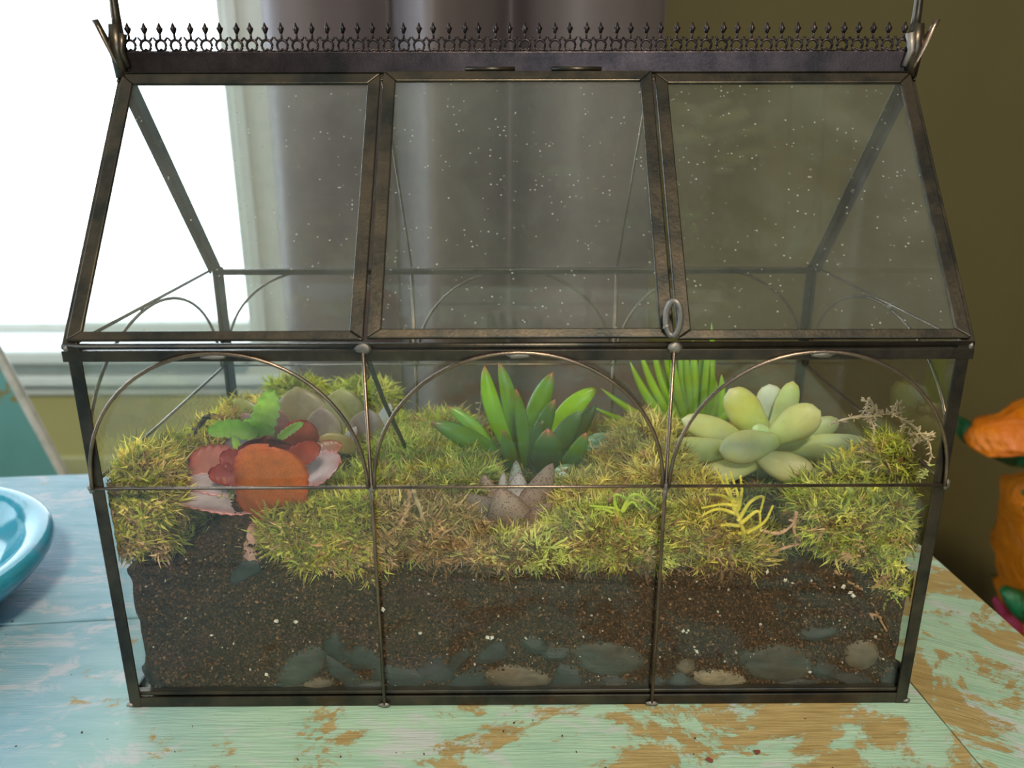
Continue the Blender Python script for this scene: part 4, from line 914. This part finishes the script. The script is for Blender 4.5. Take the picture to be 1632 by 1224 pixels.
sprig('moss_sprig', 'small fan moss sprig low at the right end', [[(1402, 935), (1418, 950), (1428, 945)], [(1426, 945), (1438, 938), (1450, 926)], [(1426, 946), (1440, 944), (1452, 936)], [(1426, 948), (1440, 950), (1448, 945)], [(1424, 948), (1430, 958), (1436, 968)], [(1424, 950), (1412, 958), (1408, 970)], [(1395, 905), (1398, 920), (1404, 936)], [(1400, 930), (1420, 905), (1425, 930)]], .0050, SB, 7, 4, seed=6)
sprig('moss_sprig', 'green moss strand ending right of the front right moss', [[(1440, 850), (1456, 822), (1484, 802)], [(1452, 826), (1440, 815), (1430, 830)], [(1446, 838), (1455, 850), (1450, 872)]], .0056, ((.24, .32, .07), (.32, .38, .10)), 7, 5, seed=7)
sprig('moss_sprig', 'bright hanging moss shoots below the yellow star-shaped sprig', [[(1350, 776), (1366, 800), (1378, 824)], [(1384, 778), (1392, 800), (1384, 822)], [(1358, 780), (1352, 800), (1340, 820)]], .0066, ((.28, .35, .07), (.36, .40, .12)), 9, 6, seed=8)
sprig('moss_sprig', 'olive star-shaped moss sprig below the orange leaf', star(434, 842, [(-34, -30), (-14, -44), (10, -46), (32, -36), (40, -10), (-30, 10), (-36, 30), (-8, 36), (24, 32)], .1, 9), .0056, ((.24, .26, .05), (.32, .33, .08)), 9, 4, seed=9)

# ------------------------------------------------------------------ dry roots, twigs
def tangle(name, label, cat, arms, Y, c, c2=None, r=2.4, twiglets=0, seed=0):
    e = empty(name, at(arms[0][0][0], arms[0][0][1], Y), label, cat); rr = random.Random(seed); s = pxm(Y)
    for arm in arms:
        ctrl = [at(p[0] + rr.uniform(-1.5, 1.5), p[1] + rr.uniform(-1.5, 1.5), Y + rr.uniform(-.002, .002) * (twiglets > 0)) for p in arm]
        sp = spline(ctrl, 5); m = MB(); k = len(sp); m.tube(sp, [s * r * .5 * (1.1 - .5 * i / (k - 1)) * rr.uniform(.8, 1.25) for i in range(k)], 6)
        for _ in range(int(twiglets * (k / 10))):
            j = rr.randrange(k - 1); p = sp[j]; d = Vector((rr.gauss(0, 1), rr.gauss(0, .5), rr.gauss(0, 1))).normalized()
            m.tube([p, p + d * s * rr.uniform(3, 7), p + d * s * rr.uniform(7, 10) + Vector((0, 0, rr.uniform(-2, 2) * s))], [s * r * .32, s * r * .3, s * r * .18], 5)
        cc = np.array([lerp(c, c2 or c, min(1, max(0, rr.gauss(.5, .3)))) for _ in m.v])
        for a_ in range(len(m.v)): m.v[a_] = (m.v[a_][0], max(m.v[a_][1], .0032), m.v[a_][2])
        meshnp('branchlet' if twiglets else 'strand', m.v, m.f, TWIG, e, cc)
    return e
tangle('dried_root', 'tan dried branching root standing above the moss at the right end', 'root', [
 [(1326, 674), (1346, 668), (1366, 663), (1388, 662), (1412, 660), (1434, 664)], [(1372, 636), (1384, 642), (1380, 656), (1390, 664)], [(1384, 634), (1392, 650), (1386, 666), (1392, 685), (1388, 720)], [(1395, 645), (1398, 660), (1380, 672)],
 [(1420, 662), (1428, 648), (1432, 645)], [(1426, 662), (1434, 655), (1434, 646)], [(1436, 666), (1456, 680), (1470, 694), (1480, 705), (1484, 722), (1480, 742)], [(1442, 672), (1436, 688), (1438, 705), (1446, 714)],
 [(1446, 712), (1456, 696), (1446, 690)], [(1450, 714), (1462, 704), (1474, 700), (1486, 692)], [(1448, 716), (1442, 730), (1430, 746)], [(1452, 716), (1462, 700), (1458, 688)], [(1474, 700), (1478, 690), (1482, 694)]],
 .032, (.42, .30, .19), (.60, .48, .33), 4.0, 12, 3)
tangle('green_runner', 'green moss runner curving down inside the right end glass', 'moss', [[(1482, 740), (1474, 754), (1462, 764), (1446, 772), (1420, 774)], [(1464, 762), (1452, 748), (1446, 742)], [(1470, 756), (1478, 748)]], .030, (.34, .36, .12), (.46, .48, .18), 5.0, 10, 4)
tangle('dry_twig', 'thin brown twig leaning above the lime moss sprig', 'twig', [[(969, 800), (988, 778), (1008, 756)]], .010, (.20, .10, .05), (.30, .17, .09), 5, 0, 5)
tangle('dry_twig', 'thin brown twig below the speckled rosette, slanting to the left', 'twig', [[(713, 888), (728, 868), (743, 842)]], .006, (.20, .11, .06), (.32, .20, .11), 5, 0, 6)
tangle('dry_twig', 'scaly brown stalk hanging just right of the left upright rod', 'twig', [[(655, 784), (652, 808), (642, 830), (634, 848)]], .008, (.22, .12, .06), (.40, .26, .15), 7, 14, 7)
tangle('dry_twig', 'long tan stalk running down to the soil in the dry moss', 'twig', [[(660, 780), (668, 810), (676, 840), (690, 868), (704, 888)]], .007, (.30, .22, .12), (.44, .34, .20), 7, 6, 8)
tangle('dry_twig', 'straight brown stick in the moss of the front right corner', 'twig', [[(1362, 828), (1374, 845), (1386, 860)]], .0052, (.26, .17, .10), (.38, .28, .18), 6, 0, 9)
tangle('dried_root', 'brown root and bark shred sloping down the glass at the right end', 'root', [[(1330, 910), (1350, 924), (1370, 938), (1386, 950), (1396, 968)], [(1376, 940), (1392, 962), (1402, 985), (1414, 1006)], [(1388, 982), (1396, 980), (1404, 984)]], .0050, (.24, .13, .07), (.40, .25, .14), 6, 2, 10)
tangle('dried_root', 'pinkish tan root above the bare soil in the right panel', 'root', [[(1210, 845), (1240, 850), (1262, 838), (1268, 820)], [(1268, 815), (1266, 845), (1275, 862), (1290, 868)], [(1232, 882), (1250, 874), (1272, 868)]], .012, (.36, .20, .12), (.50, .33, .22), 6, 5, 11)
tangle('dry_twig', 'wispy dry stem standing behind the tall left leaf of the green rosette', 'twig', [[(768, 690), (765, 660), (768, 640), (766, 622)]], .105, (.22, .16, .13), (.34, .26, .20), 4, 6, 12)
tangle('dry_twig', 'dark dead stalk at the left behind the red plant', 'twig', [[(300, 705), (312, 685), (328, 668), (334, 662)]], .07, (.03, .025, .02), (.08, .07, .05), 8, 6, 13)

# ------------------------------------------------------------------ blue dish
def dish():
    rimc = atz(47, 905, .026); r = .086; c = Vector((rimc.x - r, rimc.y, 0))
    n = N('turquoise_glaze'); v = n.coord(); f = n.noise(v, 28, 5, .6, 1.0)
    cc = n.ramp(f, [(.3, (.02, .20, .28)), (.55, (.035, .28, .42)), (.75, (.13, .26, .40))])
    mat = n.end(n.bsdf(cc, .14, 0, n.bump(n.noise(v, 60, 3), .2, .001), .5))
    prof_ = [(.0, .001), (.052, .001), (.062, .003), (.074, .012), (.083, .020), (.0865, .026), (.085, .0305), (.080, .0315), (.074, .029), (.070, .0245), (.062, .0185), (.055, .017), (.050, .0125), (.030, .008), (.0, .0065)]
    P = spline([Vector((a, 0, b)) for a, b in prof_], 4); k = 72; V = []; Fc = []
    for i, p in enumerate(P):
        for j in range(k):
            q = 2 * PI * j / k; rr_ = max(p.x, .0002) * (1 + .008 * math.sin(3 * q + 1)); V.append((c.x + rr_ * math.cos(q), c.y + rr_ * math.sin(q), max(p.z, 0.0005)))
    for i in range(len(P) - 1):
        for j in range(k): Fc.append((i * k + j, i * k + (j + 1) % k, (i + 1) * k + (j + 1) % k, (i + 1) * k + j))
    o = meshnp('glazed_dish', np.array(V), np.array(Fc), mat); tag(o, 'turquoise glazed ceramic dish on the table at the left edge', 'dish')
dish()

# ------------------------------------------------------------------ crumbs on the table
n = 90; xx = np.concatenate([rng.normal(-.262, .02, 60), rng.uniform(-.2, .2, 30)]); yy = np.concatenate([rng.normal(.028, .02, 60), rng.uniform(-.055, -.01, 30)])
kk_ = np.array([not (abs(a) < .165 and b > -.004) and math.hypot(a + .33, b - .12) > .10 for a, b in zip(xx, yy)])
grains('table_crumbs', np.stack([xx[kk_], yy[kk_], np.full(kk_.sum(), .0004)], 1), rng.uniform(.0002, .0007, kk_.sum()), np.tile([(.07, .04, .03)], (kk_.sum(), 1)), 'tiny dark soil crumbs scattered on the painted table top', 'crumbs')
for (px_, py_, lb_) in ((1131, 1211, 'small dry reddish petal scrap on the table at the bottom edge, left of its twin'), (1207, 1198, 'small dry reddish petal scrap on the table below the right panel')):
    p = atz(px_, py_, .0008); m = MB(); vs = []
    for i in range(7):
        q = 2 * PI * i / 7; rr_ = .0014 * random.uniform(.6, 1.2); vs.append(Vector((p.x + rr_ * math.cos(q), p.y + rr_ * .9 * math.sin(q), .0004 + .0004 * random.random())))
    tag(m.prism(vs, Vector((0, 0, .0004))).build('petal_scrap', m_plain('dry_petal', (.22, .05, .03), .7)), lb_, 'petal')

# ------------------------------------------------------------------ painted board behind the table at the left
def board():
    Yb = .52; n = N('worn_teal_paint'); v = n.coord(); f = n.noise(v, 16, 7, .65, .5)
    c = n.mix(n.ramp(f, [(.50, 0), (.54, 1)]), n.ramp(n.noise(v, 9), [(.3, (.09, .27, .24)), (.7, (.14, .36, .36))]), (.22, .20, .07))
    mat = n.end(n.bsdf(c, .45, 0, n.bump(f, .3, .001)))
    n = N('worn_lit_edge'); v = n.coord(); f = n.noise(v, 30, 6, .6)
    em = n.end(n.bsdf(n.ramp(f, [(.35, (.30, .34, .28)), (.6, (.60, .60, .56))]), .4))  # worn edge; its whitish tone paints the window light caught there
    a, b = at(-8, 560, Yb), at(98, 757, Yb)
    d = (b - a).normalized(); ln = (a.z - Z0) / -d.z
    foot = a + d * ln; up = -d; sidev = Vector((d.z, 0, -d.x)); sidev = sidev if sidev.x < 0 else -sidev
    root = empty('painted_board', foot, 'worn teal painted wooden board leaning behind the table at the left', 'board')
    top = a + up * .05
    Wd = .34
    def slab(o0, o1, y0, y1, mt, nm):
        m = MB(); f0 = foot + sidev * o0; f1 = foot + sidev * o1; t0 = top + sidev * o0; t1 = top + sidev * o1
        # level foot
        f1 = f1 + d * ((f1.z - Z0) / -d.z)
        f0 = f0 + d * ((f0.z - Z0) / -d.z)
        m.prism([Vector((p.x, y0, p.z)) for p in (f0, f1, t1, t0)], Vector((0, y1 - y0, 0))); return m.build(nm, mt, root, bevel=.003)
    slab(.003, Wd, Yb, Yb + .006, mat, 'panel'); slab(-.006, .003, Yb - .003, Yb + .006, em, 'edge_strip')
board()

# ------------------------------------------------------------------ orange and green bag at the right
def bag():
    Yb = .55; s = pxm(Yb); base = at(1700, 900, Yb); base.z = Z0
    root = empty('plastic_bag', (base.x, Yb, Z0), 'crumpled orange and green plastic bag standing right of the table', 'bag')
    def film(name, c1, c2, thr, scale=14):
        n = N(name); v = n.coord(); f = n.noise(v, scale, 3, .5, .8)
        return n.end(n.bsdf(n.mix(n.ramp(f, [(thr, 0), (thr + .02, 1)]), c1, c2), .36, 0, n.bump(n.noise(v, 30, 5, .6, 1.2), .9, .012), .5))
    OR = film('orange_film', (.62, .15, .002), (.70, .19, .003), .5); GR = film('green_film', (.002, .07, .015), (.004, .14, .05), .5)
    MIXM = film('printed_film', (.72, .21, .005), (.05, .10, .01), .60, 9); PK = film('pink_film', (.5, .05, .12), (.6, .1, .2), .5)
    def lump(name, pts, th, mat, seed, y0=0):   # outline polygon in px, puffed by a rounded thickness
        P = spline([at(a, b, Yb + y0) for a, b in pts + [pts[0]]], 5)[:-1]; c = sum(P, Vector()) / len(P); rings = [(1, 0), (.93, .5), (.7, .85), (.4, 1), (.12, 1)]; V = []; k = len(P)
        for sg in (1, -1):
            for (r_, h) in rings:
                for p in P:
                    q = c + (p - c) * r_; q = q + Vector((0, -sg * th * h, 0)) + Vector((0, 1, 0)) * th * (.45 * noise.noise(q * 26 + Vector((seed, 0, 0))) + .55 * abs(noise.noise(q * 55 + Vector((seed, 3, 0))))); V.append(q)
        Fc = []
        for si in range(2):
            for i in range(len(rings) - 1):
                for j in range(k):
                    a_ = si * k * 5 + i * k; Fc.append((a_ + j, a_ + (j + 1) % k, a_ + k + (j + 1) % k, a_ + k + j))
            Fc.append(tuple(si * k * 5 + 4 * k + j for j in range(k)))
        o = meshnp(name, V, Fc, mat, root)
        bm = bmesh.new(); bm.from_mesh(o.data); bmesh.ops.remove_doubles(bm, verts=bm.verts, dist=.0004); bmesh.ops.recalc_face_normals(bm, faces=bm.faces); bm.to_mesh(o.data); bm.free()
        for f in o.data.polygons: f.use_smooth = True
        return o
    zf = 0
    # body down to the floor
    foot = [(1622, 1000), (1640, 1210)]
    body = lump('bag_body', [(1624, 800), (1656, 762), (1760, 740), (1860, 770), (1880, 1000), (1875, 1300), (1860, 1560), (1660, 1560), (1636, 1300), (1630, 1000), (1625, 880)], .09, MIXM, 2)
    zmin = min(v.co.z for v in body.data.vertices)
    for v in body.data.vertices:
        if v.co.z < -.3: v.co.z = -.3 + (v.co.z + .3) * ((Z0 + .3) / (zmin + .3))
    lump('bag_top', [(1554, 706), (1552, 716), (1562, 722), (1580, 712), (1606, 706), (1632, 704), (1720, 712), (1840, 740), (1850, 690), (1740, 640), (1640, 652), (1606, 668), (1572, 682), (1560, 694)], .035, OR, 5, -.04)
    lump('bag_lining', [(1536, 668), (1546, 678), (1562, 690), (1572, 700), (1620, 706), (1760, 712), (1830, 770), (1700, 760), (1640, 744), (1600, 738), (1566, 722), (1540, 708), (1530, 692)], .03, GR, 9, .0)
    lump('bag_label', [(1586, 962), (1592, 955), (1606, 968), (1622, 985), (1630, 1004), (1612, 1004), (1594, 984)], .01, PK, 11, .02)
    lump('bag_side_print', [(1596, 945), (1610, 938), (1640, 950), (1650, 985), (1628, 992), (1606, 970)], .012, GR, 12, -.01)
bag()
